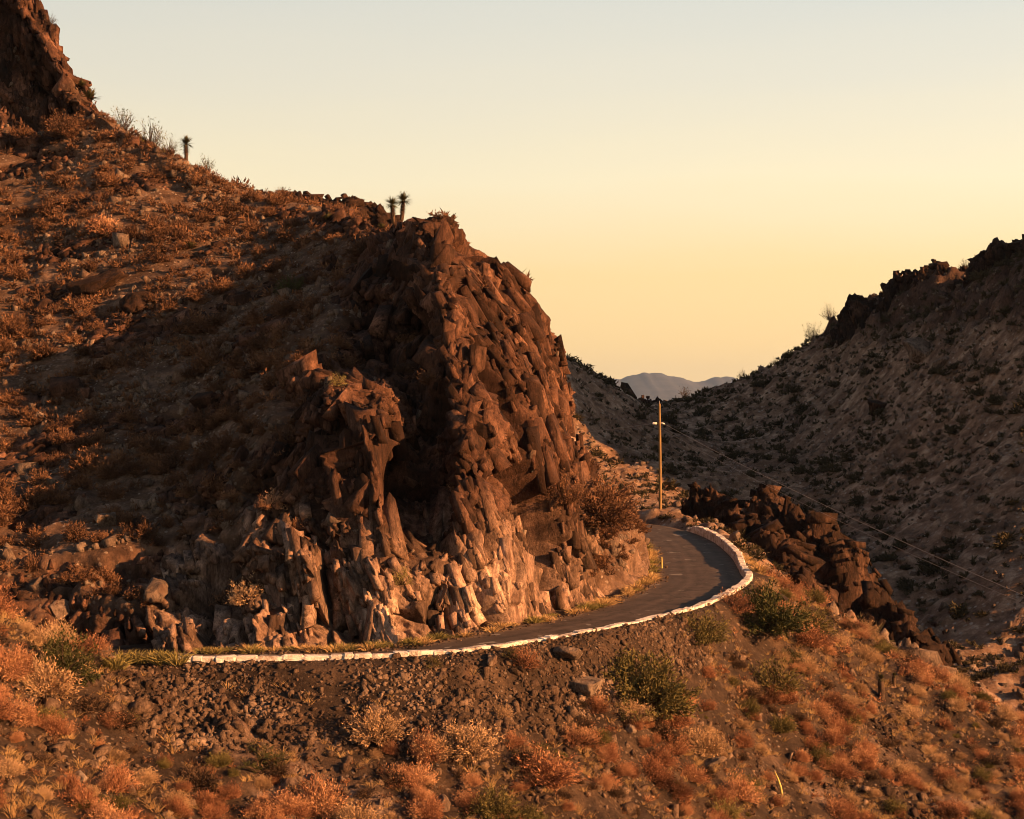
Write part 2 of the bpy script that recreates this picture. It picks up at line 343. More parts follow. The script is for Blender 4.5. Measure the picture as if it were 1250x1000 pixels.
# ------------------------------------------------------------------ left hillside with the cliff (lofted profiles)
# each profile runs from below the road edge up to the skyline and over it: (u, v, distance, rockiness)
PROF = [
 [(-700,760,80,0),(-700,700,86,0),(-700,560,106,0),(-690,420,132,0),(-680,260,160,0),(-670,120,185,0),(-660,-60,200,.5),(-650,-260,212,.8),(-640,-300,250,.3)],
 [(-300,770,82,0),(-300,720,88,.3),(-300,600,103,.1),(-300,450,128,0),(-290,300,153,0),(-280,180,172,0),(-270,60,181,.9),(-260,-170,188,1),(-250,-200,230,.5)],
 [(0,800,84,0),(0,765,87,.4),(0,640,101,.25),(0,500,121,0),(0,340,147,0),(0,200,168,0),(-5,105,176,.8),(0,-70,181,1),(0,-60,215,.4)],
 [(62,810,84,0),(62,785,86.5,.5),(60,660,97,.3),(60,520,117,0),(60,340,145,0),(60,200,166,0),(58,115,173,.9),(50,22,177,1),(40,40,210,.3)],
 [(125,815,84,.3),(128,795,86,.6),(122,690,93,.35),(120,540,112,0),(118,380,137,0),(115,240,158,0),(114,160,168,.1),(110,126,173,.4),(108,160,205,0)],
 [(232,822,83,.5),(232,796,85,.9),(236,705,90,.7),(236,600,101,.15),(236,470,119,.05),(235,340,139,0),(234,250,156,0),(232,204,165,0),(230,240,200,0)],
 [(330,822,82.5,.8),(332,794,84.5,1),(325,670,88,1),(312,590,94,.6),(308,490,108,.2),(312,390,125,.1),(320,300,145,.1),(326,240,162,0),(326,262,195,0)],
 [(402,822,82.5,.9),(405,793,84.5,1),(402,650,87.5,1),(398,590,90,.9),(392,482,94,1),(392,430,108,.5),(404,330,128,.3),(422,260,146,.4),(426,290,185,0)],
 [(476,820,82.6,1),(478,792,84.5,1),(482,680,87,1),(482,585,89.2,1),(474,495,92,1),(452,440,107,.8),(440,330,121,.9),(448,266,132,.8),(448,290,170,.2)],
 [(508,819,83,1),(508,791,85,1),(512,690,88.5,1),(512,600,94.5,1),(508,500,102,1),(492,400,111,1),(480,315,119,1),(474,266,128,.8),(472,290,165,.2)],
 [(566,812,84.5,1),(566,787,86,1),(570,680,88.6,1),(568,570,91.8,1),(549,450,97.5,1),(524,350,104,1),(510,285,110,1),(498,257,117,1),(484,285,150,.4)],
 [(645,790,88,1),(642,764,90,1),(638,660,93.2,1),(630,550,97.5,1),(610,440,103.5,1),(588,352,109.5,1),(574,300,113.5,1),(556,266,120,1),(520,285,150,.4)],
 [(695,772,95,1),(690,748,98,1),(684,640,101.5,1),(676,530,106.5,1),(674,440,112,1),(662,385,116,1),(648,336,120,1),(606,329,127,1),(560,350,155,.4)],
 [(750,748,103,.5),(742,724,106.5,.55),(728,668,110,.35),(706,600,114.5,.7),(712,540,118.5,1),(708,470,122.5,1),(695,425,126,1),(672,402,132,1),(600,430,165,.4)],
 [(808,706,117,.3),(800,690,120,.5),(785,655,123,.4),(758,618,127,.1),(728,590,131,.5),(704,545,135,1),(692,490,138,1),(662,450,143,1),(600,450,170,.4)],
 [(800,672,140,.2),(785,660,143,.4),(765,640,146,.4),(735,610,149,.3),(700,580,152,.4),(670,550,154,.6),(640,510,157,.6),(610,480,160,.6),(560,480,185,.3)],
 [(725,650,166,.2),(715,645,167,.4),(700,630,169,.4),(680,610,171,.3),(650,590,173,.4),(620,560,175,.6),(590,530,178,.6),(560,500,180,.6),(520,500,200,.3)],
]
A = np.array([[list(PX(*q[:3])) + [q[3]] for q in pr] for pr in PROF])
def seg_samples(lens, total):
    lens = np.asarray(lens, float); n = np.maximum(2, np.round(lens / lens.sum() * total)).astype(int)
    return np.concatenate([i + np.arange(k) / k for i, k in enumerate(n)] + [[len(n)]])
ts = seg_samples([0.3, 1.25, 1.2, 1.25, 1.1, .9, .8, .35], 510)
ss = seg_samples([.12, .22, .45, .5, .8, .75, .75, .85, .6, .85, 1.4, 1.35, 1.2, .9, .3, .1], 790)
T = crspline(A.transpose(1, 0, 2), ts).transpose(1, 0, 2)
L = crspline(T, ss)
HP, hrock = L[..., :3].copy(), np.clip(L[..., 3], 0, 1)
HN = grid_normals(HP)
if (HN[..., 2].mean()) < 0: HN = -HN
flat = HP.reshape(-1, 3); n0 = HN.reshape(-1, 3); rk = hrock.ravel()
rk = np.clip(rk + 0.55 * fbm(flat, 5.0, 4, 3) * (rk > 0.02) , 0, 1); rk = sstep(0.3, 0.62, rk)
cliffk = rk.copy()
ledge_h = sstep(0.11, 0.22, fbm(flat, (9, 9, 4.5), 4, 44)) * 0.9
rk = np.maximum(rk, ledge_h)

def blocks(q, seed, w, h):
    # straight-edged joint blocks: columns along the face cut into storeys
    xi = (q[:, 0] * 0.56 + q[:, 1] * 0.83) / w + 0.5 * fbm(q, (9, 9, 14), 2, seed); c = np.floor(xi); f = xi - c
    hc = _h(c.astype(np.int64), c.astype(np.int64) * 0, c.astype(np.int64) * 0 + 3, seed)
    rr_ = lambda hh, s_: ((hh >> np.uint32(s_)) & np.uint32(255)) / np.float32(255)
    ze = q[:, 2] / (h * (0.6 + 0.8 * rr_(hc, 0))) + 7 * rr_(hc, 8); r_ = np.floor(ze)
    hb = _h(c.astype(np.int64), r_.astype(np.int64), c.astype(np.int64) * 0 + 9, seed + 1)
    return rr_(hb, 0) - 0.5 + 1.3 * (rr_(hb, 8) - 0.5) * (f - 0.5) + 1.0 * (rr_(hb, 16) - 0.5) * (ze - r_ - 0.5)

ROCK_TONE = [None]; ROCK_CR = [None]
def rock_relief(p, seed, big=1.0):
    # steep leaning joints: shear the lookup so that cracks run down to the right
    q = p.copy(); q[:, 0] += 0.55 * p[:, 2]; q[:, 1] -= 0.16 * p[:, 2]
    q = q + 0.07 * np.stack([fbm(p, 0.9, 3, seed + 1), fbm(p, 0.9, 3, seed + 2), fbm(p, 0.9, 3, seed + 3)], 1)
    v1, c1 = facet(q, (4.6, 4.6, 13.0), seed + 11, 1.6, 0.05); t1 = FACET_TONE[0]
    v2, c2 = facet(q, (1.7, 1.7, 6.5), seed + 12, 1.6, 0.08); t2 = FACET_TONE[0]
    v3, c3 = facet(q, (0.75, 0.75, 2.2), seed + 13, 1.5, 0.12); t3 = FACET_TONE[0]
    v4, c4 = facet(q, (0.35, 0.35, 0.8), seed + 14, 1.5, 0.2)
    bl = blocks(q, seed + 40, 1.3, 7.0); bl2 = blocks(q, seed + 43, 0.55, 2.6)
    fine = fbm(p, 0.7, 3, seed + 31)
    amp = 0.6 + 0.7 * sstep(-0.15, 0.2, fbm(p, 6.0, 2, seed + 50))       # quieter and rougher stretches
    ROCK_TONE[0] = 0.35 * t1 + 0.35 * t2 + 0.3 * t3; cleft = c1 ** 0.29; ROCK_CR[0] = cleft
    return big * (1.5 * v1 - 2.3 * cleft) + amp * (0.6 * v2 - 0.5 * c2 + 0.28 * v3 - 0.25 * c3 + 0.12 * v4 + 0.55 * bl + 0.22 * bl2) + 0.07 * fine - 1.4
soil = 0.55 * fbm(flat, 9.0, 3, 41) + 0.34 * fbm(flat, 2.2, 4, 47) + 0.10 * fbm(flat, 0.6, 2, 53)
rough = soil.copy()
mk = rk > 0.01
rr = rock_relief(flat[mk].astype(np.float32), 60)
rfield = np.zeros(len(flat), np.float32); rfield[mk] = rr; rfield = rfield.reshape(HP.shape[:2])
pad = np.pad(rfield, 1, mode='edge'); rfield = (0.36 * pad[1:-1, 1:-1] + 0.16 * (pad[:-2, 1:-1] + pad[2:, 1:-1] + pad[1:-1, :-2] + pad[1:-1, 2:]))
rough[mk] = soil[mk] * (1 - rk[mk]) + rfield.ravel()[mk] * rk[mk] * (0.45 + 0.55 * cliffk[mk]) + 0.55 * (rk[mk] - cliffk[mk]).clip(0, 1)
tone = np.full(len(flat), 0.5, np.float32); tone[mk] = ROCK_TONE[0]; clf = np.zeros(len(flat), np.float32); clf[mk] = ROCK_CR[0]
hd = n0.copy(); hd[:, 2] *= (1 - 0.45 * rk)
foot = np.repeat(sstep(0.6, 1.5, ts)[None, :], len(ss), 0).ravel()
flat2 = flat + hd * (rough * (0.35 + 0.65 * foot))[:, None]
dl, di = dist_to_line(flat2[:, 0], flat2[:, 1], ro)
inside = (dl < RW + 0.3) & (dl > -3) & (flat2[:, 2] < 4)             # keep rock out of the roadway
push = np.where(inside, RW + 0.3 - dl, 0) * 0.8
flat2[:, :2] += lft[di][:, :2] * np.clip(push, 0, 3)[:, None]
HP = flat2.reshape(HP.shape); HN2 = grid_normals(HP)
if HN2[..., 2].mean() < 0: HN2 = -HN2
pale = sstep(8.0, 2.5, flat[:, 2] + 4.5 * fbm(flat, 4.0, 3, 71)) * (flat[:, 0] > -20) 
hm = mesh_from_arrays('hillside', HP.reshape(-1, 3), grid_faces(*HP.shape[:2]))
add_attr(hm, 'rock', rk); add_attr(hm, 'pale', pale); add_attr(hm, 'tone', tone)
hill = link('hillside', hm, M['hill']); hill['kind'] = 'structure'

BOXF = np.array([[0, 1, 3, 2], [4, 6, 7, 5], [0, 4, 5, 1], [2, 3, 7, 6], [0, 2, 6, 4], [1, 5, 7, 3]])
def block_cover(P, N, weight, sizes, seed, lean=-0.25, sink=0.62):
    """angular fractured blocks half buried in a rock face: sharp edged, long axis up the face"""
    r = np.random.RandomState(seed); Vs, tones = [], []
    a = np.linalg.norm(np.cross(P[1:, :-1] - P[:-1, :-1], P[:-1, 1:] - P[:-1, :-1]), axis=2) * weight[:-1, :-1]; a = np.nan_to_num(a).ravel(); a /= a.sum()
    for count, w, l, dp in sizes:
        k_ = r.choice(len(a), count, p=a); i, j = np.unravel_index(k_, (P.shape[0] - 1, P.shape[1] - 1)); c, n = P[i, j], N[i, j]
        up = np.array([lean, 0, 1.0]) + r.normal(size=(count, 3)) * 0.11
        n = n + r.normal(size=(count, 3)) * 0.17; n /= np.linalg.norm(n, axis=1, keepdims=True)
        e2 = up - n * (up * n).sum(1, keepdims=True); e2 /= np.linalg.norm(e2, axis=1, keepdims=True); e1 = np.cross(e2, n)
        dim = np.stack([r.uniform(*w, count), r.uniform(*l, count), r.uniform(*dp, count)], 1) * r.uniform(.75, 1.25, (count, 1))
        base = np.array([[x, y, z] for x in (-.5, .5) for y in (-.5, .5) for z in (-.5, .5)])
        co = base[None] * r.uniform(.55, 1.2, (count, 8, 3)) * dim[:, None, :]
        co[..., 2] -= (dim[:, 2] * (sink - 0.5) )[:, None]
        Vs.append((c[:, None] + co[..., :1] * e1[:, None] + co[..., 1:2] * e2[:, None] + co[..., 2:] * n[:, None]).reshape(-1, 3)); tones.append(np.repeat(r.uniform(.1, .95, count), 8))
    V = np.concatenate(Vs); m_ = len(V) // 8
    F = (BOXF[None] + (np.arange(m_) * 8)[:, None, None]).reshape(-1, 4)
    F = np.concatenate([F[:, [0, 1, 2]], F[:, [0, 2, 3]]])
    return V, F, np.concatenate(tones)

BN = n0.reshape(HP.shape)
wcl = (cliffk.reshape(HP.shape[:2]) > 0.5) * (ts[None] > 1.05) * np.where(HP[..., 0] > -22, ts[None] < 6.2, ts[None] < 6.9) * (clf.reshape(HP.shape[:2]) < 0.3)
BV, BF, BT = block_cover(HP, BN, wcl.astype(float), [(26, (1.1, 1.9), (3.0, 5.5), (1.3, 1.8)), (400, (0.55, 1.2), (1.6, 4.2), (0.8, 1.3)), (2800, (0.25, 0.65), (0.7, 2.2), (0.45, 0.8)), (9000, (0.12, 0.32), (0.3, 1.0), (0.25, 0.45))], 77, -0.25, 0.74)
wle = ((ledge_h > 0.5) & (cliffk < 0.3)).reshape(HP.shape[:2]) * (ts[None] > 1.2)
LV_, LF_, LT_ = block_cover(HP, BN, wle.astype(float) + 1e-9, [(260, (0.9, 2.2), (0.7, 1.5), (0.9, 1.5)), (1500, (0.4, 1.0), (0.3, 0.8), (0.4, 0.8)), (3000, (0.2, 0.5), (0.2, 0.4), (0.25, 0.5))], 78)
BF = np.concatenate([BF, LF_ + len(BV)]); BV = np.concatenate([BV, LV_]); BT = np.concatenate([BT, LT_])
bd, bi = dist_to_line(BV[:, 0], BV[:, 1], ro); keep = ~((bd < RW + 0.15) & (bd > -4) & (BV[:, 2] < 4)).reshape(-1, 8).any(1)
kf = keep[BF[:, 0] // 8]
bme = mesh_from_arrays('cliff_blocks', BV, BF[kf])
add_attr(bme, 'rock', np.ones(len(BV))); add_attr(bme, 'tone', BT)
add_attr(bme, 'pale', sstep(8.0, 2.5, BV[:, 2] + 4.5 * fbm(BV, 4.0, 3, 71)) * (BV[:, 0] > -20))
cb = link('cliff_blocks', bme, M['hill'], hill); cb['kind'] = 'stuff'

# ------------------------------------------------------------------ thin-plate height sheets
def tps_fit(pts):
    pts = np.asarray(pts, float); n = len(pts); x = pts[:, :2]
    d = np.linalg.norm(x[:, None] - x[None], axis=2)
    K = np.where(d > 0, d * d * np.log(d + 1e-9), 0) + np.eye(n) * 4.0
    Pm = np.c_[np.ones(n), x]; Amat = np.block([[K, Pm], [Pm.T, np.zeros((3, 3))]])
    return x, np.linalg.solve(Amat, np.r_[pts[:, 2], 0, 0, 0])
def tps_eval(fit, X, Y):
    x, w = fit; out = np.full(X.size, w[-3]) + w[-2] * X.ravel() + w[-1] * Y.ravel()
    for (px, py), c in zip(x, w[:-3]):
        d2 = (X.ravel() - px) ** 2 + (Y.ravel() - py) ** 2
        out += c * 0.5 * d2 * np.log(d2 + 1e-9)
    return out.reshape(X.shape)

near_uvd = [(-250,700,70),(-120,725,71),(0,755,73),(60,778,75),(110,797,76),
 (0,850,66),(0,1000,56),(-250,900,58),(150,900,69),(200,1000,62),(150,840,72.5),(300,850,74.6),(300,930,70),(400,1000,67),(420,850,75),(500,850,75.2),(500,930,71.5),
 (600,1000,69),(610,850,77.2),(700,850,79.5),(700,930,75),(800,850,84.5),(800,1000,75),(880,780,96),(900,820,92.5),(900,900,87),(1000,850,96),(1000,1000,84),(1100,900,98),(1250,1000,92),
 (925,712,121),(960,724,119),(1000,744,116.5),(1050,774,113.5),(1100,805,110.5),(1180,850,107),(1250,900,105),(1400,980,103)]
near_pts = [PX(*q) for q in near_uvd] + [np.array(q, float) for q in
 [(26,132,-5),(24,142,-5),(31,124,-9),(37,120,-12),(45,116,-16),(40,140,-18),(55,130,-22),(70,110,-24),(24,155,-4),
  (-30,30,-4),(0,38,-12),(25,52,-18),(48,72,-20),(-20,20,1),(20,25,-6),(0,8,6.5),(0,0,10.2),(0,-30,14),(40,0,4),(-40,0,12),(80,60,-24),(-60,50,6),(-70,30,8)]]
for i in range(20, 380, 14):
    p = ro[i] - lft[i] * 0.9; near_pts.append(np.array([p[0], p[1], p[2] + (0.42 if i < 250 else -0.5) - 0.3 * (i > 330)]))
nf = tps_fit(near_pts)
def near_height(X, Y):
    Z = tps_eval(nf, X, Y)
    d, idx = dist_to_line(X.ravel(), Y.ravel(), ro)
    d = d.reshape(X.shape); rz = ro[idx, 2].reshape(X.shape)
    k = sstep(-0.55, -0.05, d)
    return np.where(d < 26, Z * (1 - k) + (rz - 0.22) * k, Z), d
na = np.tan(np.radians(np.linspace(-27, 27, 420)))
nd = np.concatenate([np.linspace(-20, 52, 40)[:-1], np.linspace(52, 125, 320)[:-1], np.linspace(125, 185, 60)])
Yg = np.repeat(nd[None], len(na), 0); Xg = na[:, None] * np.maximum(Yg, 40)
Zg, dg = near_height(Xg, Yg)
fp = np.stack([Xg, Yg, Zg], -1).reshape(-1, 3); offm = sstep(0.2, 2.0, -dg.ravel())
gully = sstep(0.25, 0.5, 0.5 + fbm(fp * np.array([1, 1, 0]), (7, 4, 1), 2, 83))
FALL = np.array([[.8, .6, 0], [-.6, .8, 0], [0, 0, 0]]); fpr = fp @ FALL
rel = 0.7 * fbm(fpr, (13, 3.2, 9), 3, 82) + 0.35 * fbm(fp, 5.0, 3, 81) + 0.30 * fbm(fp, 1.6, 3, 87) + 0.12 * fbm(fp, 0.5, 2, 89)
nrock = sstep(0.18, 0.32, fbm(fp, 7.0, 3, 95)) * offm
# bare rock shoulder behind the slope's crest
sh = np.exp(-(((fp[:, 0] - 25.5) / 5.5) ** 2 + ((fp[:, 1] - 117) / 6) ** 2)); nrock = np.maximum(nrock, sstep(0.25, 0.5, sh))
mk = nrock > 0.01
v2, c2 = facet(fp[mk], (1.8, 1.8, 1.4), 101); v3, c3 = facet(fp[mk], (0.6, 0.6, 0.5), 102)
rel[mk] += nrock[mk] * (0.3 * v2 - 0.15 * c2 + 0.22 * v3)
fp[:, 2] += rel * offm * (fp[:, 1] > 30)
# bank the slope up against the parapet, with a white strip of it left clear
_d, _i = dist_to_line(fp[:, 0], fp[:, 1], ro)
bank = np.interp(_i, [0, 100, 170, 215, 262, 275, 330, 420], [.5, .62, .58, .38, .27, -.1, -.2, -.4])
bw = sstep(2.6, 0.5, -_d) * (_d < -0.3) * (_i > 30)
fp[:, 2] = fp[:, 2] * (1 - bw) + (ro[_i, 2] + bank - 0.25 * np.maximum(-_d - 0.5, 0)) * bw
NP_ = fp.reshape(len(na), len(nd), 3); NN = grid_normals(NP_)
if NN[..., 2].mean() < 0: NN = -NN
nm = mesh_from_arrays('near_slope', fp, grid_faces(len(na), len(nd)))
add_attr(nm, 'rock', nrock); add_attr(nm, 'tone', np.full(len(fp), .5)); add_attr(nm, 'pale', sstep(0.1, 0.4, fbm(fp, 3, 2, 99)) * 0.6)
near = link('near_slope', nm, M['near']); near['kind'] = 'structure'

far_uvd = [(850,501,345),(900,474,335),(950,446,325),(1000,405,312),(1040,382,302),(1080,358,292),(1130,332,280),(1190,328,268),(1230,310,258),(1260,292,250),(1400,165,236),(1600,120,228),
 (1250,400,225),(1250,560,195),(1250,700,170),(1250,830,152),(1100,420,262),(1100,560,225),(1100,680,192),(1100,790,168),(1000,480,285),(1000,560,255),(1000,660,215),
 (900,520,290),(900,580,240),(900,630,205),(830,520,290),(820,560,245),(815,612,202),(860,628,190),(815,499,335),(760,540,255),(750,590,215),(700,618,195),(690,560,235),
 (640,402,262),(675,434,266),(700,450,273),(735,472,283),(770,491,296),(800,500,308),(560,420,285),(780,630,184),(850,642,172),(720,636,182),(895,650,160),(915,680,145),
 (1400,480,203),(1400,340,214),(1550,420,205)]  # unseen slope right of the frame, raised to shade the middle hill and valley
far_pts = [PX(*q) for q in far_uvd] + [np.array(q, float) for q in
 [(60,345,4),(85,330,10),(105,305,18),(125,280,25),(140,240,34),(0,345,12),(22,350,5),(34,390,0),(70,400,0),(120,380,5),(-40,300,30),(-40,250,14),(-30,210,4),
  (30,150,-7),(38,140,-15),(50,130,-21),(70,120,-23),(85,178,8),(100,165,5),(140,150,3),(75,160,-8),(180,200,25),(26,133,-8),(34,125,-14)]]  # unseen flank right of the frame kept low so sun reaches the pole
SKY_U = np.array([640, 675, 700, 735, 770, 800, 815, 850, 900, 950, 1000, 1040, 1080, 1130, 1190, 1230, 1260, 1400, 1600], float)
SKY_V = np.array([396, 425, 438, 459, 485, 497, 500, 489, 466, 444, 412, 388, 364, 340, 334, 318, 302, 168, 125], float)  # last two crests lie out of view, raised to cast shade over the valley
ridge_i = list(range(0, 12)) + list(range(35, 41)); uc = np.linspace(600, 1650, 260); dc = np.linspace(200, 460, 130)
for _ in range(6):                                                    # settle the ridge heights so that the crests lie where they should
    ff = tps_fit(far_pts)
    Yc = np.repeat(dc[None], len(uc), 0); Xc = (uc[:, None] - 625) / FPX * Yc
    top = (500 - (tps_eval(ff, Xc, Yc) - CAM_H) / Yc * FPX).min(1)
    for k_ in ridge_i:
        u_, v_, d_ = far_uvd[k_]; err = np.interp(u_, SKY_U, SKY_V) - np.interp(u_, uc, top)
        far_pts[k_] = far_pts[k_] - np.array([0, 0, 0.7 * err * d_ / FPX])
ff = tps_fit(far_pts)
fa = np.tan(np.radians(np.linspace(-5, 26, 370)))
fd = np.concatenate([np.linspace(118, 200, 150)[:-1], np.linspace(200, 345, 240)[:-1], np.linspace(345, 460, 30)])
Yf = np.repeat(fd[None], len(fa), 0); Xf = fa[:, None] * Yf
Zf = tps_eval(ff, Xf, Yf)
d, idx = dist_to_line(Xf.ravel(), Yf.ravel(), ro); d = d.reshape(Xf.shape); rz = ro[idx, 2].reshape(Xf.shape)
k = sstep(-2.5, -0.4, d) * (1 - sstep(RW, RW + 4, d))
Zf = Zf * (1 - k) + np.minimum(Zf, rz - 0.4) * k
fq = np.stack([Xf, Yf, Zf], -1).reshape(-1, 3)
offr = 1 - k.ravel()
rel = 0.8 * fbm(fq, 18.0, 3, 111) + 0.5 * fbm(fq, 5.0, 3, 113) + 0.22 * fbm(fq, 1.6, 3, 117)
# rocky bands and crags near the ridge and in ledges low on the slope
ledge = sstep(0.05, 0.25, fbm(fq, (14, 14, 3.0), 4, 121))
FF = np.array([[.86, .5, 0], [.5, -.86, 0], [0, 0, 0]]); fgr = fq @ FF
gul = fbm(fgr, (34, 6.5, 9), 4, 123); rel = rel + 1.5 * gul
spur = sstep(0.06, 0.2, gul)
frock = np.clip(np.maximum(ledge * 0.8, spur * 0.55), 0, 1)
crag = sstep(21, 27, fq[:, 2] + 3 * fbm(fq, 8, 3, 131)) * (fq[:, 0] > 52)
frock = np.maximum(frock, crag)
mk = frock > 0.01
v1, c1 = facet(fq[mk], (5, 5, 4), 141); v2, c2 = facet(fq[mk], (2.2, 2.2, 1.6), 142); v3, c3 = facet(fq[mk], (1.0, 1.0, 0.7), 143)
rel[mk] += frock[mk] * ((0.3 + 1.6 * crag[mk]) * v1 + 0.9 * v2 - 0.3 * c2 + 0.4 * v3)
fq[:, 2] += rel * offr
FP = fq.reshape(len(fa), len(fd), 3); FN = grid_normals(FP)
if FN[..., 2].mean() < 0: FN = -FN
fm = mesh_from_arrays('far_hill', fq, grid_faces(len(fa), len(fd)))
add_attr(fm, 'tone', np.full(len(fq), .5)); add_attr(fm, 'rock', np.clip(np.maximum(crag, frock * 0.5), 0, 1)); add_attr(fm, 'pale', np.clip(spur * (1 - crag) * 0.4, 0, 1))
far = link('far_hill', fm, M['far']); far['kind'] = 'structure'

# desert plain and the distant range
g = 40
X, Y = np.meshgrid(np.linspace(-12800, 12800, g), np.linspace(-350, 21800, g), indexing='ij')
pl = link('desert_plain', mesh_from_arrays('desert_plain', np.stack([X, Y, np.full_like(X, -34)], -1).reshape(-1, 3), grid_faces(g, g)), M['plain']); pl['kind'] = 'structure'
MD = 18000.0
xs = np.linspace(-10000, 12000, 640); ys = np.linspace(15000, 21400, 36)
X, Y = np.meshgrid(xs, ys, indexing='ij')
ku = np.array([-600,-300,0,200,400,560,660,720,755,775,792,812,832,848,862,885,900,940,1000,1100,1250,1500,1900,2600], float)
kv = np.array([440,450,438,452,447,458,450,462,466,460,457,460,464,468,468,462,466,470,462,470,458,466,455,460], float)
jag = 3.5 * fbm(np.stack([X, 0 * X, 0 * X], -1).reshape(-1, 3), (390, 1, 1), 4, 155, 0.6, True).reshape(X.shape)
crest = CAM_H + (500 + 7.0 + jag * -1.8 - np.interp(625 + X / MD * FPX, ku, kv)) / FPX * MD
prof = np.clip(1 - np.abs(Y - MD) / np.where(Y < MD, 2900, 3300), 0, 1) ** 0.8
rid = fbm(np.stack([X, Y, 0 * X], -1).reshape(-1, 3), (1200, 1800, 1), 5, 151, 0.55, True).reshape(X.shape)
Z = -36 + (crest + 36) * prof * (1 + 0.35 * (rid - 0.35) * (1 - prof * 0.9))
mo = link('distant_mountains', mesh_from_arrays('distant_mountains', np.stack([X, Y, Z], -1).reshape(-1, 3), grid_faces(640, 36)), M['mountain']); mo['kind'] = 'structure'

# ------------------------------------------------------------------ road and parapet
cols = 15; off = np.linspace(0.12, RW, cols)
R = ro[:, None, :] + lft[:, None, :] * off[None, :, None]
R[..., 2] += 0.05 * np.sin(np.linspace(0, math.pi, cols))[None]
wob = 0.25 * fbm(R[:, -1], 3.0, 3, 161); R[:, -1, :2] += lft[:, :2] * wob[:, None]
R = crspline(R, np.linspace(0, len(ro) - 1, 900))
rm = mesh_from_arrays('road', R.reshape(-1, 3), grid_faces(900, cols), True)
ed = np.zeros((900, cols)); ed[:, -1] = 1; ed[:, -2] = .8; ed[:, -3] = .45; ed[:, 0] = .9; ed[:, 1] = .4
add_attr(rm, 'edge', ed)
trk = np.exp(-((np.arange(cols) - 3.4) / .8) ** 2) + np.exp(-((np.arange(cols) - 5.6) / .8) ** 2) * .8 + np.exp(-((np.arange(cols) - 8) / .8) ** 2) + np.exp(-((np.arange(cols) - 10.4) / .8) ** 2)
add_attr(rm, 'track', np.repeat(np.clip(trk, 0, 1)[None], 900, 0))
road = link('road', rm, M['asphalt']); road['kind'] = 'structure'

def wall_section(i0, i1, hf, thick=0.42, name='parapet_wall', n_per=4):
    tt = np.linspace(i0, i1, int((i1 - i0) * n_per)); base = crspline(ro, tt); lf = crspline(lft, tt)
    prof2 = [(0.10, -0.5), (0.10, 0.15), (0.09, 0.45), (0.08, 0.75), (0.03, 0.97), (-0.12, 1.02), (-0.28, 1.0), (-0.37, 0.95), (-thick, 0.7), (-thick, 0.35), (-thick, -0.1), (-thick - .03, -1.0)]
    hh = np.array([hf(t) for t in tt])
    hh = hh * (1 + 0.34 * fbm(base, 3.5, 4, 171))
    V = np.zeros((len(tt), len(prof2), 3))
    for j, (o, z) in enumerate(prof2):
        V[:, j] = base + lf * o; V[:, j, 2] = base[:, 2] + np.where(z > 0, z * hh, z)
    fv = V.reshape(-1, 3); nn = grid_normals(V)
    if (nn[:, 5, 2]).mean() < 0: nn = -nn
    dsp = 0.09 * fbm(fv, 0.9, 3, 173) + 0.05 * facet(fv, (0.5, 0.5, 0.3), 175)[0]
    fv = fv + nn.reshape(-1, 3) * dsp[:, None]
    n = len(tt); m_ = len(prof2)
    F = grid_faces(n, m_)
    caps = []
    for r in (0, n - 1):
        for j in range(m_ // 2 - 1):
            caps.append([r * m_ + j, r * m_ + j + 1, r * m_ + m_ - 2 - j, r * m_ + m_ - 1 - j])
    F = np.vstack([F, np.array(caps)])
    return mesh_from_arrays(name, fv, F)
idx_of = lambda x, y: int(np.argmin(np.hypot(ro[:, 0] - x, ro[:, 1] - y)))
iA, iB, iC = idx_of(-16.6, 77.4), idx_of(18.3, 122.5), idx_of(18.0, 160.0)
def block_stone(seed):
    import bmesh
    r = random.Random(seed); bm = bmesh.new(); bmesh.ops.create_cube(bm, size=1.0)
    bmesh.ops.bevel(bm, geom=bm.edges[:], offset=0.11, segments=1, affect='EDGES')
    for v in bm.verts: v.co += Vector((r.uniform(-.06, .06), r.uniform(-.06, .06), r.uniform(-.09, .09)))
    me = bpy.data.meshes.new('stone'); bm.to_mesh(me); bm.free(); me.materials.append(M['white']); return me
STONE_ME = [block_stone(900 + i) for i in range(9)]
def lay_stones(wall, i0, i1, hf, wid, seed, rows):
    r = random.Random(seed); arc = np.concatenate([[0], np.cumsum(np.linalg.norm(np.diff(ro[int(i0):int(i1) + 2], axis=0), axis=1))]); tt = np.arange(int(i0), int(i1) + 2)
    for row in range(rows):
        sdist = 0.0
        while sdist < arc[-1] - 0.3:
            L_ = r.uniform(.4, 1.3); t_ = np.interp(sdist + L_ / 2, arc, tt); k_ = int(t_); f_ = t_ - k_
            b_ = ro[k_] * (1 - f_) + ro[min(k_ + 1, len(ro) - 1)] * f_; l_ = lft[k_]
            o = bpy.data.objects.new('stone', STONE_ME[r.randrange(9)]); C.objects.link(o); o.parent = wall
            hgt = r.uniform(.20, .31); p = b_ - l_ * (wid * .38 + r.uniform(-.03, .03))
            o.location = (p[0], p[1], b_[2] + hf(t_) - hgt * .5 - row * .36 + r.uniform(-.05, .03))
            o.scale = (L_ * 1.04, wid + r.uniform(.06, .16), hgt); o.rotation_euler = (r.uniform(-.05, .05), r.uniform(-.05, .05), math.atan2(tan[k_][1], tan[k_][0]) + r.uniform(-.06, .06))
            sdist += L_ + (r.uniform(.3, .8) if r.random() < .03 else 0)
w1 = tag(link('parapet_wall', wall_section(iA, iB, lambda t: np.interp(t, [iA, idx_of(-5, 78), idx_of(5, 86), iB], [.85, .85, .66, .55]) - 0.2), M['white']),
         'long low whitewashed stone parapet along the outer edge of the road below the cliff', 'wall')
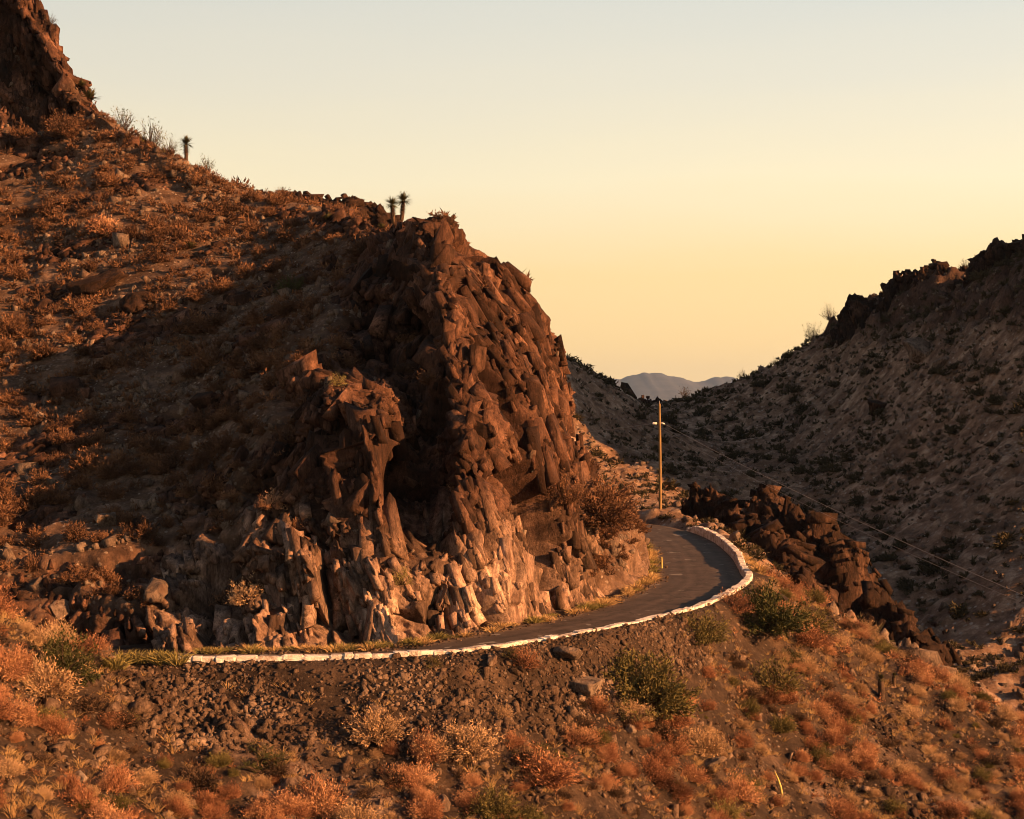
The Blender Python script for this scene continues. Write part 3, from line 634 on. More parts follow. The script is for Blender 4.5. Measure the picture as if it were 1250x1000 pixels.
w2 = tag(link('parapet_wall', wall_section(iB + 1.5, iC, lambda t: np.interp(t, [iB, iB + 8, iC - 6, iC], [.6, .78, .78, .35]) - 0.12, 0.36), M['white']),
         'thick flaking whitewashed wall curving round the outside of the far bend', 'wall')

lay_stones(w1, iA, iB, lambda t: np.interp(t, [iA, idx_of(-5, 78), idx_of(5, 86), iB], [.85, .85, .66, .55]), .40, 31, 1)
lay_stones(w2, iB + 1.5, iC, lambda t: np.interp(t, [iB, iB + 8, iC - 6, iC], [.6, .78, .78, .35]), .42, 32, 2)

# ------------------------------------------------------------------ depth lookup so that things can be stood on the ground
ZB = {}
def project(p):
    d = np.maximum(p[:, 1], 0.1); return 625 + p[:, 0] / d * FPX, 500 - (p[:, 2] - CAM_H) / d * FPX, p[:, 1]
CS = 3.0; GW, GH = int(1650 / CS), int(1500 / CS)
allp = np.concatenate([HP.reshape(-1, 3), NP_.reshape(-1, 3), FP.reshape(-1, 3), BV])
alln = np.concatenate([HN2.reshape(-1, 3), NN.reshape(-1, 3), FN.reshape(-1, 3), np.tile(np.array([[.3, -.4, .85]]), (len(BV), 1))])
pu, pv, pd = project(allp)
gi = np.floor((pu + 200) / CS).astype(int); gj = np.floor((pv + 250) / CS).astype(int)
ok = (gi >= 0) & (gi < GW) & (gj >= 0) & (gj < GH) & (pd > 30)
zbuf = np.full(GW * GH, 1e9); lin_i = (gi * GH + gj)
np.minimum.at(zbuf, lin_i[ok], pd[ok]); 
win = np.full(GW * GH, -1); sel = np.where(ok)[0]; hit = sel[pd[sel] <= zbuf[lin_i[sel]] + 1e-9]; win[lin_i[hit]] = hit
zb2 = zbuf.reshape(GW, GH); zfill = zb2.copy()
for dx, dy in ((1, 0), (-1, 0), (0, 1), (0, -1)): zfill = np.minimum(zfill, np.roll(zb2, (dx, dy), (0, 1)))
def visible(p, lift=0.4, tol=2.5):
    q = p + np.array([0, 0, lift]); u, v, d_ = project(q)
    i = np.clip(np.floor((u + 200) / CS).astype(int), 0, GW - 1); j = np.clip(np.floor((v + 250) / CS).astype(int), 0, GH - 1)
    inf = (u > -60) & (u < 1310) & (v > -60) & (v < 1060)
    return inf & (d_ < zb2[i, j] + tol), inf
def at(u, v):
    i, j = int((u + 200) / CS), int((v + 250) / CS); cand = []
    for a in range(-3, 4):
        for b_ in range(-3, 4):
            k_ = win[(i + a) * GH + j + b_]
            if k_ >= 0: cand.append(((pu[k_] - u) ** 2 + (pv[k_] - v) ** 2, k_))
    if not cand: return at_sky(u)
    near_d = min(pd[k_] for _, k_ in cand); bi = min((c for c in cand if pd[c[1]] < near_d * 1.06))[1]
    return allp[bi].copy(), alln[bi].copy()
def at_sky(u, drop=2):
    m_ = ok & (np.abs(pu - u) < 2.5); k_ = np.where(m_)[0]; k_ = k_[np.argsort(pv[k_])][min(drop, len(k_) - 1)]
    return allp[k_].copy(), alln[k_].copy()

# ------------------------------------------------------------------ rock meshes
def ico(sub):
    import bmesh
    bm = bmesh.new(); bmesh.ops.create_icosphere(bm, subdivisions=sub, radius=1.0)
    V = np.array([v.co[:] for v in bm.verts]); F = np.array([[v.index for v in f.verts] for f in bm.faces]); bm.free()
    return V, F
ICO = {s: ico(s) for s in (1, 2, 3, 4, 5)}
def boulder_mesh(seed, sub, shape=(1, 1, .7), rough=0.5, planes=9):
    V, F = ICO[sub]; V = V.copy(); r = np.random.RandomState(seed)
    for k_ in range(planes):                                          # cut flat faces
        n = r.normal(size=3); n /= np.linalg.norm(n); lim = r.uniform(.45, .85)
        t = V @ n; V = V - np.outer(np.maximum(t - lim, 0), n)
    V = V * np.array(shape)
    if sub >= 3:
        n = V / np.linalg.norm(V, axis=1, keepdims=True)
        v_, c_ = facet(V + seed * 7.1, (0.45, 0.45, 0.5), seed + 3)
        V = V + n * (rough * (0.22 * v_ - 0.06 * c_ + 0.12 * fbm(V + seed, 0.4, 3, seed)))[:, None]
    return mesh_from_arrays('boulder', V, F)

def ridge_rock(name, crest, wl_, wr_, drop, mat, seed, nt_=70, na_=None, big=0.5, sub_round=0.75, spike=0.8):
    cr_ = np.array([PX(*q) for q in crest]); n = na_ or 150
    cc = crspline(cr_, np.linspace(0, len(cr_) - 1, n))
    tg = np.gradient(crspline(cr_, np.linspace(0, len(cr_) - 1, n)), axis=0); tg[:, 2] = 0
    for _ in range(12): tg[1:-1] = (tg[:-2] + tg[1:-1] + tg[2:]) / 3
    tg /= np.linalg.norm(tg, axis=1, keepdims=True)
    lf = np.stack([-tg[:, 1], tg[:, 0], 0 * tg[:, 0]], 1)
    s = np.linspace(-1, 1, nt_); V = np.zeros((n, nt_, 3)); D = np.zeros((n, nt_, 3))
    endt = np.clip(np.minimum(np.arange(n), np.arange(n)[::-1]) / (0.07 * n), 0, 1) ** .5
    for j, q in enumerate(s):
        w_ = wl_ if q < 0 else wr_
        V[:, j] = cc - lf * (q * w_)
        V[:, j, 2] -= drop * abs(q) ** (1 / sub_round) + (1 - endt) * drop
        D[:, j] = -lf * np.clip(q * 2.5, -1, 1); D[:, j, 2] += 0.9 * (1 - abs(q))
    D /= np.linalg.norm(D, axis=2, keepdims=True)
    fv = V.reshape(-1, 3); dv_ = D.reshape(-1, 3); up = np.repeat((1 - np.abs(s))[None], n, 0).ravel()
    v1, c1 = facet(fv, (2.4, 2.4, 5.0), seed); v2, c2 = facet(fv, (0.9, 0.9, 2.0), seed + 1); v3, _ = facet(fv, (0.4, 0.4, 0.8), seed + 2)
    fv = fv + dv_ * ((0.4 + big) * 1.7 * v1 - 0.5 * c1 + 0.8 * v2 - 0.3 * c2 + 0.35 * v3 + 0.3 * fbm(fv, 0.7, 3, seed))[:, None]
    Pg = fv.reshape(n, nt_, 3); wq = np.repeat((np.abs(s) < 0.92)[None].astype(float), n, 0); ar = (wl_ + wr_) * np.linalg.norm(np.diff(cc, axis=0), axis=1).sum()
    bv_, bf_, bt_ = block_cover(Pg, D, wq, [(int(ar * .2) + 3, (.6, 1.2), (1.8, 3.6), (.8, 1.3)), (int(ar * .8) + 8, (.3, .7), (1.0, 2.4), (.45, .8)), (int(ar * 2.0) + 20, (.15, .35), (.4, 1.2), (.25, .5))], seed + 9, -0.35, 0.70)
    fl2 = fv * np.array([1, 1, 0.15]); sp1, _ = facet(fl2, (1.5, 1.5, 1.5), seed + 4, 0.5); sp2, _ = facet(fl2, (0.6, 0.6, 0.6), seed + 5, 0.5)
    fv[:, 2] += spike * (up ** 1.3) * (1.5 * sp1 + 0.7 * sp2)
    o = link(name, mesh_from_arrays(name, fv, grid_faces(n, nt_)), M[mat])
    bb = link('fractured_blocks', mesh_from_arrays('fractured_blocks', bv_, bf_), M[mat], o); bb['kind'] = 'stuff'
    return o

tag(ridge_rock('rock_outcrop', [(842,596,186),(856,598,185),(872,602,184),(888,612,182),(900,622,180)], 3.4, 3.6, 5.5, 'rock_dark', 201, 60, 70, 0.25), 'small dark jagged rock outcrop standing behind the end of the bend wall', 'rock')
tag(ridge_rock('rock_outcrop', [(884,618,168),(900,622,166),(918,640,162),(942,660,157),(963,686,151),(984,716,145),(994,751,140)], 5.0, 4.4, 8.0, 'rock_dark', 202, 60, 110, 0.9, 0.75, 0.16), 'dark rock fin with a sunlit edge just outside the white bend wall', 'rock')
tag(ridge_rock('rock_outcrop', [(914,624,182),(926,602,180),(944,606,178),(966,622,175),(990,634,172),(1008,652,170),(1028,668,167),(1044,702,164)], 8.0, 6.0, 11.0, 'rock_dark', 203, 70, 130, 0.9, 0.75, 0.16), 'long dark rock ridge descending into the ravine behind the smaller fin', 'rock')
tag(ridge_rock('rock_outcrop', [(1056,714,158),(1076,728,156),(1098,758,152),(1118,780,149),(1130,812,146)], 5.0, 4.0, 7.0, 'rock_dark', 206, 50, 70, 0.9, 0.75, 0.16), 'dark broken rock cluster lower in the ravine below the long ridge', 'rock')
tag(ridge_rock('rock_outcrop', [(1000,744,124),(1040,762,121),(1080,785,119),(1120,800,117),(1165,826,115)], 3.0, 3.0, 5.0, 'rock_gray', 204, 50, 90, 0.3), 'low weathered rock shoulder between the grassy slope and the ravine', 'rock')
tag(ridge_rock('mesa', [(285,243,225),(310,241,222),(350,244,220),(390,245,218),(425,247,216),(440,254,214),(446,269,212)], 8, 8, 6.5, 'rock_dark', 205, 50, 110, 0.3, 0.35, 0.12), 'flat topped dark mesa on the skyline behind the hillside', 'mesa')
for crest, lab, sd in (([(722,469,292),(735,465,292),(748,477,293)], 'dark craggy knob on the ridge beyond the pole', 211), ([(764,487,300),(772,485,300),(784,495,301)], 'smaller dark crag lower on the ridge beyond the pole', 212),
                       ([(774,491,330),(788,489,329),(802,491,328),(812,499,327)], 'flat dark rock block in the notch in front of the distant range', 213)):
    tag(ridge_rock('rock_outcrop', crest, 3, 3, 5, 'rock_dark', sd, 40, 50, 0.3, 0.3, 0.15), lab, 'rock')
for crest, lab, sd in (([(1024,405,300),(1036,397,299),(1050,385,298)], 'lowest dark crag on the right hill skyline', 221),
                       ([(1034,381,296),(1044,366,295),(1056,370,294),(1070,375,293)], 'overhanging dark crag with small pinnacles on the right hill skyline', 222),
                       ([(1078,365,290),(1100,343,288),(1125,330,285),(1150,331,282),(1170,339,280),(1188,341,276)], 'broad rounded crag crowning the right hill', 223),
                       ([(1194,331,270),(1206,313,268),(1222,307,266),(1234,301,264),(1250,305,262),(1280,283,258),(1320,273,254)], 'tallest craggy rock top at the end of the right hill skyline', 224)):
    tag(ridge_rock('rock_outcrop', crest, 4, 5, 7, 'rock_dark', sd, 44, 80, 0.9, 0.3, 0.12), lab, 'rock')

BOULD = [(132,640,20,'rock_gray','leaning brown boulder among rusty shrubs on the lower left hillside',(1,.8,.9)),
 (128,350,34,'rock_dark','broad flat slab of rock on the upper hillside',(1.3,.9,.45)), (170,372,26,'rock_dark','black shadowed boulder beside the broad slab on the hillside',(1,.9,.8)),
 (186,728,24,'rock_gray','angular grey boulder above the road near the parapet end',(1.1,.9,.8)), (72,745,17,'rock_gray','squat grey boulder on the hillside behind the dark green bush',(1,.8,.8)),
 (172,640,16,'rock_dark','dark pointed boulder beside the leaning brown boulder',(1,.8,.8)),
 (714,838,24,'rock_gray','grey layered rock slab jutting from the embankment above the big olive bush',(.9,1.3,.6)), (690,800,20,'rock_gray','grey slab outcrop directly under the parapet',(.9,1.2,.5)),
 (765,893,10,'rock_pale','small whitish rock below the big olive bush',(1,.8,.7)), (100,953,14,'rock_pale','pale rounded boulder lying in rusty shrubs on the lower left slope',(1.3,.9,.6)),
 (866,932,14,'rock_pale','flat pale rock slab low on the slope',(1.4,.8,.45)), (922,876,11,'rock_gray','square grey stone on the slope under the airy olive bush',(1,.9,.8)),
 (535,985,14,'rock_gray','rough grey rock at the foot of the embankment',(1.1,.9,.9)), (425,858,5,'rock_pale','small bright stone lying on the dark scree',(1,.8,.7)),
 (600,808,17,'rock_gray','grey slab leaning against the parapet base beside a rusty shrub',(1.2,.6,.6)), (40,610,12,'rock_dark','dark stone on the left edge hillside',(1.1,.9,.6)),
 (1130,430,22,'rock_gray','pale reddish boulder high on the shaded right hill',(1.3,1,.8)), (1148,445,14,'rock_gray','rounded boulder beside the pale reddish one on the right hill',(1.1,1,.8)),
 (1075,500,16,'rock_dark','dark boulder midway up the shaded right hill',(1.2,1,.8))]
for i, (u, v, r, mt, lab, shp) in enumerate(BOULD):
    p, n = at(u, v); s = r * p[1] / FPX
    o = tag(link('boulder', boulder_mesh(300 + i, 4, shp), M[mt]), lab, 'boulder')
    o.location = p + n * s * 0.15; o.scale = (s,) * 3; o.rotation_euler = (random.uniform(-.3, .3), random.uniform(-.1, .5), random.uniform(0, 6))

# ------------------------------------------------------------------ vegetation meshes
def _rv(r, n):
    a = r.normal(size=(n, 3)); return a / np.linalg.norm(a, axis=1, keepdims=True)
def shrub_arrays(seed, stems, leaves, stem_w=0.03, leaf=0.10, flat_=0.8, zmin=0.05, lo=0.45, lobes=5):
    r = np.random.RandomState(seed)
    d = _rv(r, stems); d[:, 2] = np.abs(d[:, 2]) * (1 - zmin) + zmin; d /= np.linalg.norm(d, axis=1, keepdims=True)
    # uneven outline: lobes of longer growth
    lob = _rv(r, lobes); lob[:, 2] = np.abs(lob[:, 2])
    gain = 0.66 + 0.42 * np.max(np.clip(d @ lob.T, 0, 1) ** 3, axis=1)
    ln = gain * r.uniform(.7, 1.08, stems)
    tip = d * ln[:, None] * np.array([1, 1, flat_]); base = r.normal(size=(stems, 3)) * np.array([.12, .12, .02])
    side = np.cross(d, _rv(r, stems)); side /= np.linalg.norm(side, axis=1, keepdims=True); side *= stem_w
    mid = base * 0.5 + tip * 0.55 + r.normal(size=(stems, 3)) * 0.05
    V = [base - side, base + side, mid + side * .8, mid - side * .8, tip]
    S = stems; a = np.arange(S)
    T_ = np.concatenate([np.stack([a, a + S, a + 2 * S], 1), np.stack([a, a + 2 * S, a + 3 * S], 1), np.stack([a + 3 * S, a + 2 * S, a + 4 * S], 1)])
    V = np.concatenate(V)
    k_ = r.randint(0, S, leaves); t = r.uniform(lo, 1.05, leaves)
    c = base[k_] * (1 - t)[:, None] + tip[k_] * t[:, None] + r.normal(size=(leaves, 3)) * 0.055
    c[:, 2] = np.maximum(c[:, 2], 0.02)
    ax = d[k_] * .8 + _rv(r, leaves) * .7; ax /= np.linalg.norm(ax, axis=1, keepdims=True)
    sd = np.cross(ax, _rv(r, leaves)); sd /= np.linalg.norm(sd, axis=1, keepdims=True)
    lz = leaf * r.uniform(.6, 1.4, leaves)[:, None]
    LV = np.concatenate([c - sd * lz * .28, c + sd * lz * .28, c + ax * lz * 1.4])
    b_ = np.arange(leaves); LT = np.stack([b_, b_ + leaves, b_ + 2 * leaves], 1)
    return (V, T_), (LV, LT)
def joined(parts):
    Vs, Fs, n = [], [], 0
    for V, F in parts: Vs.append(V); Fs.append(F + n); n += len(V)
    return np.concatenate(Vs), np.concatenate(Fs)
def shrub_mesh(name, *a, **k_): return mesh_from_arrays(name, *joined(shrub_arrays(*a, **k_)))
def tuft_arrays(seed, n=90, w=0.03):
    r = np.random.RandomState(seed); base = r.normal(size=(n, 3)) * np.array([.16, .16, 0])
    d = base * 3.0 + r.normal(size=(n, 3)) * .3; d[:, 2] = 1; d /= np.linalg.norm(d, axis=1, keepdims=True)
    ln = r.uniform(.5, 1.0, n)[:, None]; side = np.cross(d, _rv(r, n)); side /= np.linalg.norm(side, axis=1, keepdims=True); side *= w
    mid = base + d * ln * .6; tip = base + d * ln * 1.0 + np.stack([d[:, 0] * .3, d[:, 1] * .3, -.12 + 0 * ln[:, 0]], 1) * ln
    V = np.concatenate([base - side, base + side, mid + side * .7, mid - side * .7, tip]); a = np.arange(n)
    return V, np.concatenate([np.stack([a, a + n, a + 2 * n], 1), np.stack([a, a + 2 * n, a + 3 * n], 1), np.stack([a + 3 * n, a + 2 * n, a + 4 * n], 1)])

def sample_surface(P, N, weight, count, seed):
    r = np.random.RandomState(seed)
    a = np.linalg.norm(np.cross(P[1:, :-1] - P[:-1, :-1], P[:-1, 1:] - P[:-1, :-1]), axis=2) * weight[:-1, :-1]
    a = np.nan_to_num(a).ravel(); k_ = r.choice(len(a), count, p=a / a.sum())
    i, j = np.unravel_index(k_, (P.shape[0] - 1, P.shape[1] - 1)); f, g_ = r.rand(count, 1), r.rand(count, 1)
    return P[i, j] * (1 - f) * (1 - g_) + P[i + 1, j] * f * (1 - g_) + P[i, j + 1] * (1 - f) * g_ + P[i + 1, j + 1] * f * g_, N[i, j]

def scatter_join(name, protos, P, S, mat, seed, N=None, tilt=0.0, lab=None, cat=None, sq=None):
    """many small growths or stones that nobody could count, joined into one object"""
    r = np.random.RandomState(seed); Vs, Fs, n = [], [], 0
    which = r.randint(0, len(protos), len(P)); ang = r.uniform(0, 6.283, len(P))
    for w_, (V, F) in enumerate(protos):
        m_ = which == w_
        if not m_.any(): continue
        c_, s_ = np.cos(ang[m_])[:, None], np.sin(ang[m_])[:, None]
        sc_ = S[m_][:, None]
        z = V[None, :, 2] * sc_ * (1 if sq is None else sq[m_][:, None])
        X_ = (V[None, :, 0] * c_ - V[None, :, 1] * s_) * sc_; Y_ = (V[None, :, 0] * s_ + V[None, :, 1] * c_) * sc_
        if tilt: X_, z = X_ * math.cos(tilt) + z * math.sin(tilt), z * math.cos(tilt) - X_ * math.sin(tilt)
        W = np.stack([X_, Y_, z], -1) + P[m_][:, None, :]
        Vs.append(W.reshape(-1, 3)); Fs.append((F[None] + (np.arange(m_.sum()) * len(V))[:, None, None] + n).reshape(-1, F.shape[1])); n += W.shape[0] * W.shape[1]
    o = link(name, mesh_from_arrays(name, np.concatenate(Vs), np.concatenate(Fs)), mat); o['kind'] = 'stuff'
    if lab: o['label'] = lab; o['category'] = cat
    return o

def scatter_kind(name, meshes, low, P, S, mat, label, cat, group, stuff_name, stuff_label, limit=295, seed=1, zs=(0.8, 1.15)):
    vis, inf = visible(P, 0.3); px = S / P[:, 1] * FPX
    order = np.argsort(-np.where(vis, px * 10, -1e3)); ind = order[:limit]; ind = ind[vis[ind]]
    rest = np.setdiff1d(np.where(inf)[0], ind); rest = rest[visible(P[rest], 0.6, 7.0)[0]]
    for k_ in ind:
        o = link(name, meshes[k_ % len(meshes)], mat); o.location = P[k_]
        s = S[k_]; o.scale = (s * random.uniform(.85, 1.15), s * random.uniform(.85, 1.15), s * random.uniform(*zs)); o.rotation_euler = (random.uniform(-.15, .15), random.uniform(-.1, .3), random.uniform(0, 6.28))
        tag(o, label, cat, group)
    if len(rest): scatter_join(stuff_name, low, P[rest], S[rest], mat, seed, lab=stuff_label, cat=cat)

def mats_on(me, mat): me.materials.append(mat); return me
dry_hi = [mats_on(shrub_mesh('dry_shrub', 400 + i, 420, 2800, 0.011, 0.062, 1.0), M['dry']) for i in range(5)]
dry_lo = [joined(shrub_arrays(420 + i, 26, 150, 0.03, 0.2, 1.0)) for i in range(4)]
hill_hi = [mats_on(shrub_mesh('hillside_shrub', 440 + i, 160, 700, 0.02, 0.12, 1.0), M['dryhill']) for i in range(4)]
hill_lo = [joined(shrub_arrays(450 + i, 12, 64, 0.04, 0.27, 1.0)) for i in range(4)]
scr_hi = [mats_on(shrub_mesh('scrub_bush', 460 + i, 60, 260, 0.03, 0.2), M['scrub']) for i in range(4)]
scr_lo = [joined(shrub_arrays(470 + i, 5, 40, 0.05, 0.38)) for i in range(4)]

# near slope shrubs
wn_ = ((NP_[..., 1] > 52) & (-dg > 1.6) & (NN[..., 2] > 0.45)).astype(float)
clump = sstep(-0.12, 0.18, fbm(fp @ FALL, (9, 3.5, 9), 3, 181)).reshape(wn_.shape)
uu, vv, _ = project(fp); uu = uu.reshape(wn_.shape); vv = vv.reshape(wn_.shape)
rub = (sstep(110, 170, uu) * (1 - sstep(820, 900, uu)) * (1 - sstep(0, 1, (vv - np.interp(uu, [100, 240, 400, 600, 740, 860], [860, 890, 900, 900, 850, 790])) / 40)))
dens = wn_ * (0.10 + clump) * (1 - 0.93 * rub)
tan_hi = [mats_on(shrub_mesh('tan_shrub', 430 + i, 420, 2800, 0.011, 0.06, 1.0), M['tan']) for i in range(4)]
P_, _n = sample_surface(NP_, NN, dens, 3000, 5); S_ = np.random.RandomState(6).gamma(2.0, 0.21, len(P_)) + 0.15
scatter_kind('dry_shrub', dry_hi, dry_lo, P_ - np.array([0, 0, .05]), S_, M['dry'], 'rusty brown dried shrub on the sunlit slope below the road', 'shrub', 'dried shrubs on the slope below the road',
             'dry_undergrowth', 'small rusty dried undergrowth between the shrubs of the sunlit slope', seed=7)
P_, _n = sample_surface(NP_, NN, wn_ * (0.3 + 1.2 * (1 - clump)) * (1 - 0.96 * rub), 900, 105); S_ = np.random.RandomState(106).gamma(3, 0.14, len(P_)) + 0.18
scatter_kind('tan_shrub', tan_hi, dry_lo, P_ - np.array([0, 0, .05]), S_, M['tan'], 'pale tan fuzzy shrub among rusty ones on the sunlit slope', 'shrub', 'pale tan shrubs on the slope below the road',
             'tan_undergrowth', 'small pale tan undergrowth on the sunlit slope', seed=107, limit=260)
M['dead'] = plant_mat('dead_shrub', (0.03, 0.02, 0.014), (0.065, 0.042, 0.028), (0.12, 0.075, 0.048))
dead_hi = [mats_on(shrub_mesh('dead_shrub', 434 + i, 300, 1300, 0.014, 0.08, .9), M['dead']) for i in range(3)]
P_, _n = sample_surface(NP_, NN, dens + .15 * wn_ * (1 - rub), 700, 111); S_ = np.random.RandomState(112).gamma(3, 0.13, len(P_)) + 0.15
scatter_kind('dead_shrub', dead_hi, dry_lo, P_ - np.array([0, 0, .05]), S_, M['dead'], 'dark grey brown dead shrub among the rusty ones on the sunlit slope', 'shrub', 'dark dead shrubs on the slope below the road',
             'dead_undergrowth', 'small dark dead undergrowth on the sunlit slope', seed=113, limit=200)
ol_hi = [mats_on(shrub_mesh('olive_shrub', 524 + i, 300, 2200, 0.012, 0.065, .9), M['olive']) for i in range(3)]
P_, _n = sample_surface(NP_, NN, wn_ * (1 - .9 * rub), 420, 121); S_ = np.random.RandomState(122).gamma(3, 0.15, len(P_)) + 0.15
scatter_kind('olive_shrub', ol_hi, dry_lo, P_ - np.array([0, 0, .05]), S_, M['olive'], 'small olive green shrub scattered among the rusty shrubs of the sunlit slope', 'shrub', 'olive shrubs on the slope below the road',
             'olive_undergrowth', 'small olive undergrowth on the sunlit slope', seed=123, limit=150)
P_, _n = sample_surface(NP_, NN, wn_ * (1 - .9 * rub), 5200, 108); vis, inf = visible(P_, .15, 2.5); P_ = P_[vis]
scatter_join('twiggy_litter', [joined(shrub_arrays(490 + i, 12, 34, 0.03, 0.25, .6)) for i in range(4)], P_, np.random.RandomState(109).uniform(.15, .4, len(P_)), M['dryhill'], 110, lab='dark brown twiggy litter covering the ground of the sunlit slope', cat='litter')
# straw grass on the near slope
P_, _n = sample_surface(NP_, NN, wn_ * (1 - rub * .95) * (0.15 + sstep(0.0, .3, fbm(fp @ np.array([[.8, .6, 0], [-.6, .8, 0], [0, 0, 0]]), (9, 2.5, 9), 3, 191)).reshape(wn_.shape)), 11000, 8)
vis, inf = visible(P_, .2, 3); P_ = P_[vis]
scatter_join('dry_grass', [tuft_arrays(480 + i, 30, 0.014) for i in range(4)], P_, np.random.RandomState(9).uniform(.25, .55, len(P_)), M['straw'], 10, lab='straw coloured dry grass covering the sunlit slope', cat='grass')

# left hillside shrubs
slope_ok = ((HN2[..., 2] > 0.35)).astype(float) * (1 - 0.93 * rk.reshape(hrock.shape)) * (HP[..., 2] > 1.0)
cl = 0.3 + sstep(-0.2, 0.25, fbm(HP.reshape(-1, 3), 8.0, 3, 195)).reshape(hrock.shape)
P_, _n = sample_surface(HP, HN2, slope_ok * cl, 7000, 12); S_ = np.random.RandomState(13).gamma(4, 0.115, len(P_)) + 0.2
scatter_kind('hillside_shrub', hill_hi, hill_lo, P_ - np.array([0, 0, .05]), S_, M['dryhill'], 'low dry brown shrub on the rocky hillside above the road', 'shrub', 'low shrubs on the hillside above the road',
             'hillside_scrub', 'small dry scrub scattered over the hillside above the road', seed=14)
# a few shrubs rooted in cracks of the cliff
# far hill scrub
far_ok = ((FN[..., 2] > 0.3)).astype(float) * offr.reshape(FN.shape[:2]) * (0.3 + sstep(.12, -.15, gul).reshape(FN.shape[:2]))
P_, _n = sample_surface(FP, FN, far_ok, 13500, 15); S_ = np.random.RandomState(16).gamma(2.4, 0.2, len(P_)) + 0.24
scatter_kind('scrub_bush', scr_hi, scr_lo, P_ - np.array([0, 0, .05]), S_, M['scrub'], 'dark low scrub bush on the shaded far hillside', 'bush', 'scrub bushes on the shaded far hillside',
             'far_scrub', 'dark scrub dotting the shaded far hillside', seed=17, zs=(.6, .9))

# ------------------------------------------------------------------ loose stones
def stone_arrays(seed):
    r = np.random.RandomState(seed); V = np.array([[x, y, z] for x in (-1, 1) for y in (-1, 1) for z in (-1, 1)], float) * .72
    V = V * r.uniform(.45, 1.15, (8, 3)) * np.array([r.uniform(.8, 1.5), r.uniform(.6, 1.0), r.uniform(.4, .8)])
    F = np.array([[0, 1, 3], [0, 3, 2], [4, 6, 7], [4, 7, 5], [0, 4, 5], [0, 5, 1], [2, 3, 7], [2, 7, 6], [0, 2, 6], [0, 6, 4], [1, 5, 7], [1, 7, 3]])
    a, b_ = r.uniform(-1.2, 1.2, 2); c_, s_ = math.cos(a), math.sin(a); V = np.stack([V[:, 0] * c_ + V[:, 2] * s_, V[:, 1], -V[:, 0] * s_ + V[:, 2] * c_], 1)
    c_, s_ = math.cos(b_), math.sin(b_); return np.stack([V[:, 0], V[:, 1] * c_ - V[:, 2] * s_, V[:, 1] * s_ + V[:, 2] * c_], 1), F
stones = [stone_arrays(500 + i) for i in range(14)]
chute = sstep(0.0, 0.25, fbm(np.stack([uu.ravel() / 60 - vv.ravel() / 120, 0 * uu.ravel(), 0 * uu.ravel()], 1) + 9.3, 1.0, 2, 201)).reshape(uu.shape) * 0.75
P_, _n = sample_surface(NP_, NN, ((NP_[..., 1] > 52) & (-dg > 0.5)) * rub * (1 - chute) + 1e-9, 22000, 20); S_ = (np.random.RandomState(21).gamma(1.3, 0.06, len(P_)) + 0.03) * np.interp(dist_to_line(P_[:, 0], P_[:, 1], ro)[0], [-8, -1], [1.35, .75])
vis, _ = visible(P_, .1, 2); P_, S_ = P_[vis], S_[vis]
o_ = np.argsort(-S_)
rock_me = [mesh_from_arrays('loose_rock', *stone_arrays(520 + i)) for i in range(8)]
for k_ in o_[:220]:
    o = link('loose_rock', rock_me[k_ % 8], M['rubble']); o.location = P_[k_]; o.scale = (S_[k_],) * 3; o.rotation_euler = (random.uniform(0, 6), random.uniform(0, 6), random.uniform(0, 6))
    tag(o, 'angular brown rock lying in the rubble embankment under the parapet', 'rock', 'rocks of the rubble embankment')
scatter_join('rubble', stones, P_[o_[220:]], S_[o_[220:]], M['rubble'], 22, lab='loose stone rubble covering the embankment under the parapet', cat='rubble')
P_, _n = sample_surface(NP_, NN, wn_ * (1 - rub) * (.2 + sstep(-.05, .2, fbm(fp, 6, 3, 205)).reshape(uu.shape)), 20000, 24); S_ = np.random.RandomState(25).gamma(2.5, 0.05, len(P_)) + 0.05
vis, _ = visible(P_, .1, 2)
scatter_join('slope_stones', stones, P_[vis], S_[vis], M['rubble'], 26, lab='grey stones strewn over the sunlit slope', cat='stones')
P_, _n = sample_surface(HP, HN2, slope_ok * (.2 + sstep(-.05, .25, fbm(HP.reshape(-1, 3), 9, 3, 207)).reshape(hrock.shape)), 13000, 27); S_ = np.random.RandomState(28).gamma(2.2, 0.095, len(P_)) + 0.06
vis, _ = visible(P_, .1, 2)
scatter_join('hillside_stones', stones, P_[vis], S_[vis], M['rock_gray'], 29, lab='grey stones strewn over the hillside above the road', cat='stones')
P_, _n = sample_surface(FP, FN, far_ok * 0 + (FN[..., 2] > .3) * offr.reshape(FN.shape[:2]), 17000, 30); S_ = np.random.RandomState(31).gamma(3, 0.12, len(P_)) + 0.1
vis, _ = visible(P_, .1, 3)
scatter_join('far_stones', stones, P_[vis], np.minimum(S_[vis], .65), M['rock_gray'], 32, lab='stones strewn over the shaded far hillside', cat='stones')

rg_ = np.random.RandomState(60); ii = rg_.randint(idx_of(-16, 77.5), idx_of(18, 150), 2600); of_ = RW - np.abs(rg_.normal(0, .55, 2600)) + .25
P_ = ro[ii] + lft[ii] * of_[:, None] + tan[ii] * rg_.uniform(-.25, .25, (2600, 1)); P_[:, 2] += 0.03
scatter_join('gravel_spill', stones, P_, rg_.gamma(1.3, .035, 2600) + .02, M['rubble'], 61, lab='gravel spilled on the road edge under the cliff', cat='gravel')

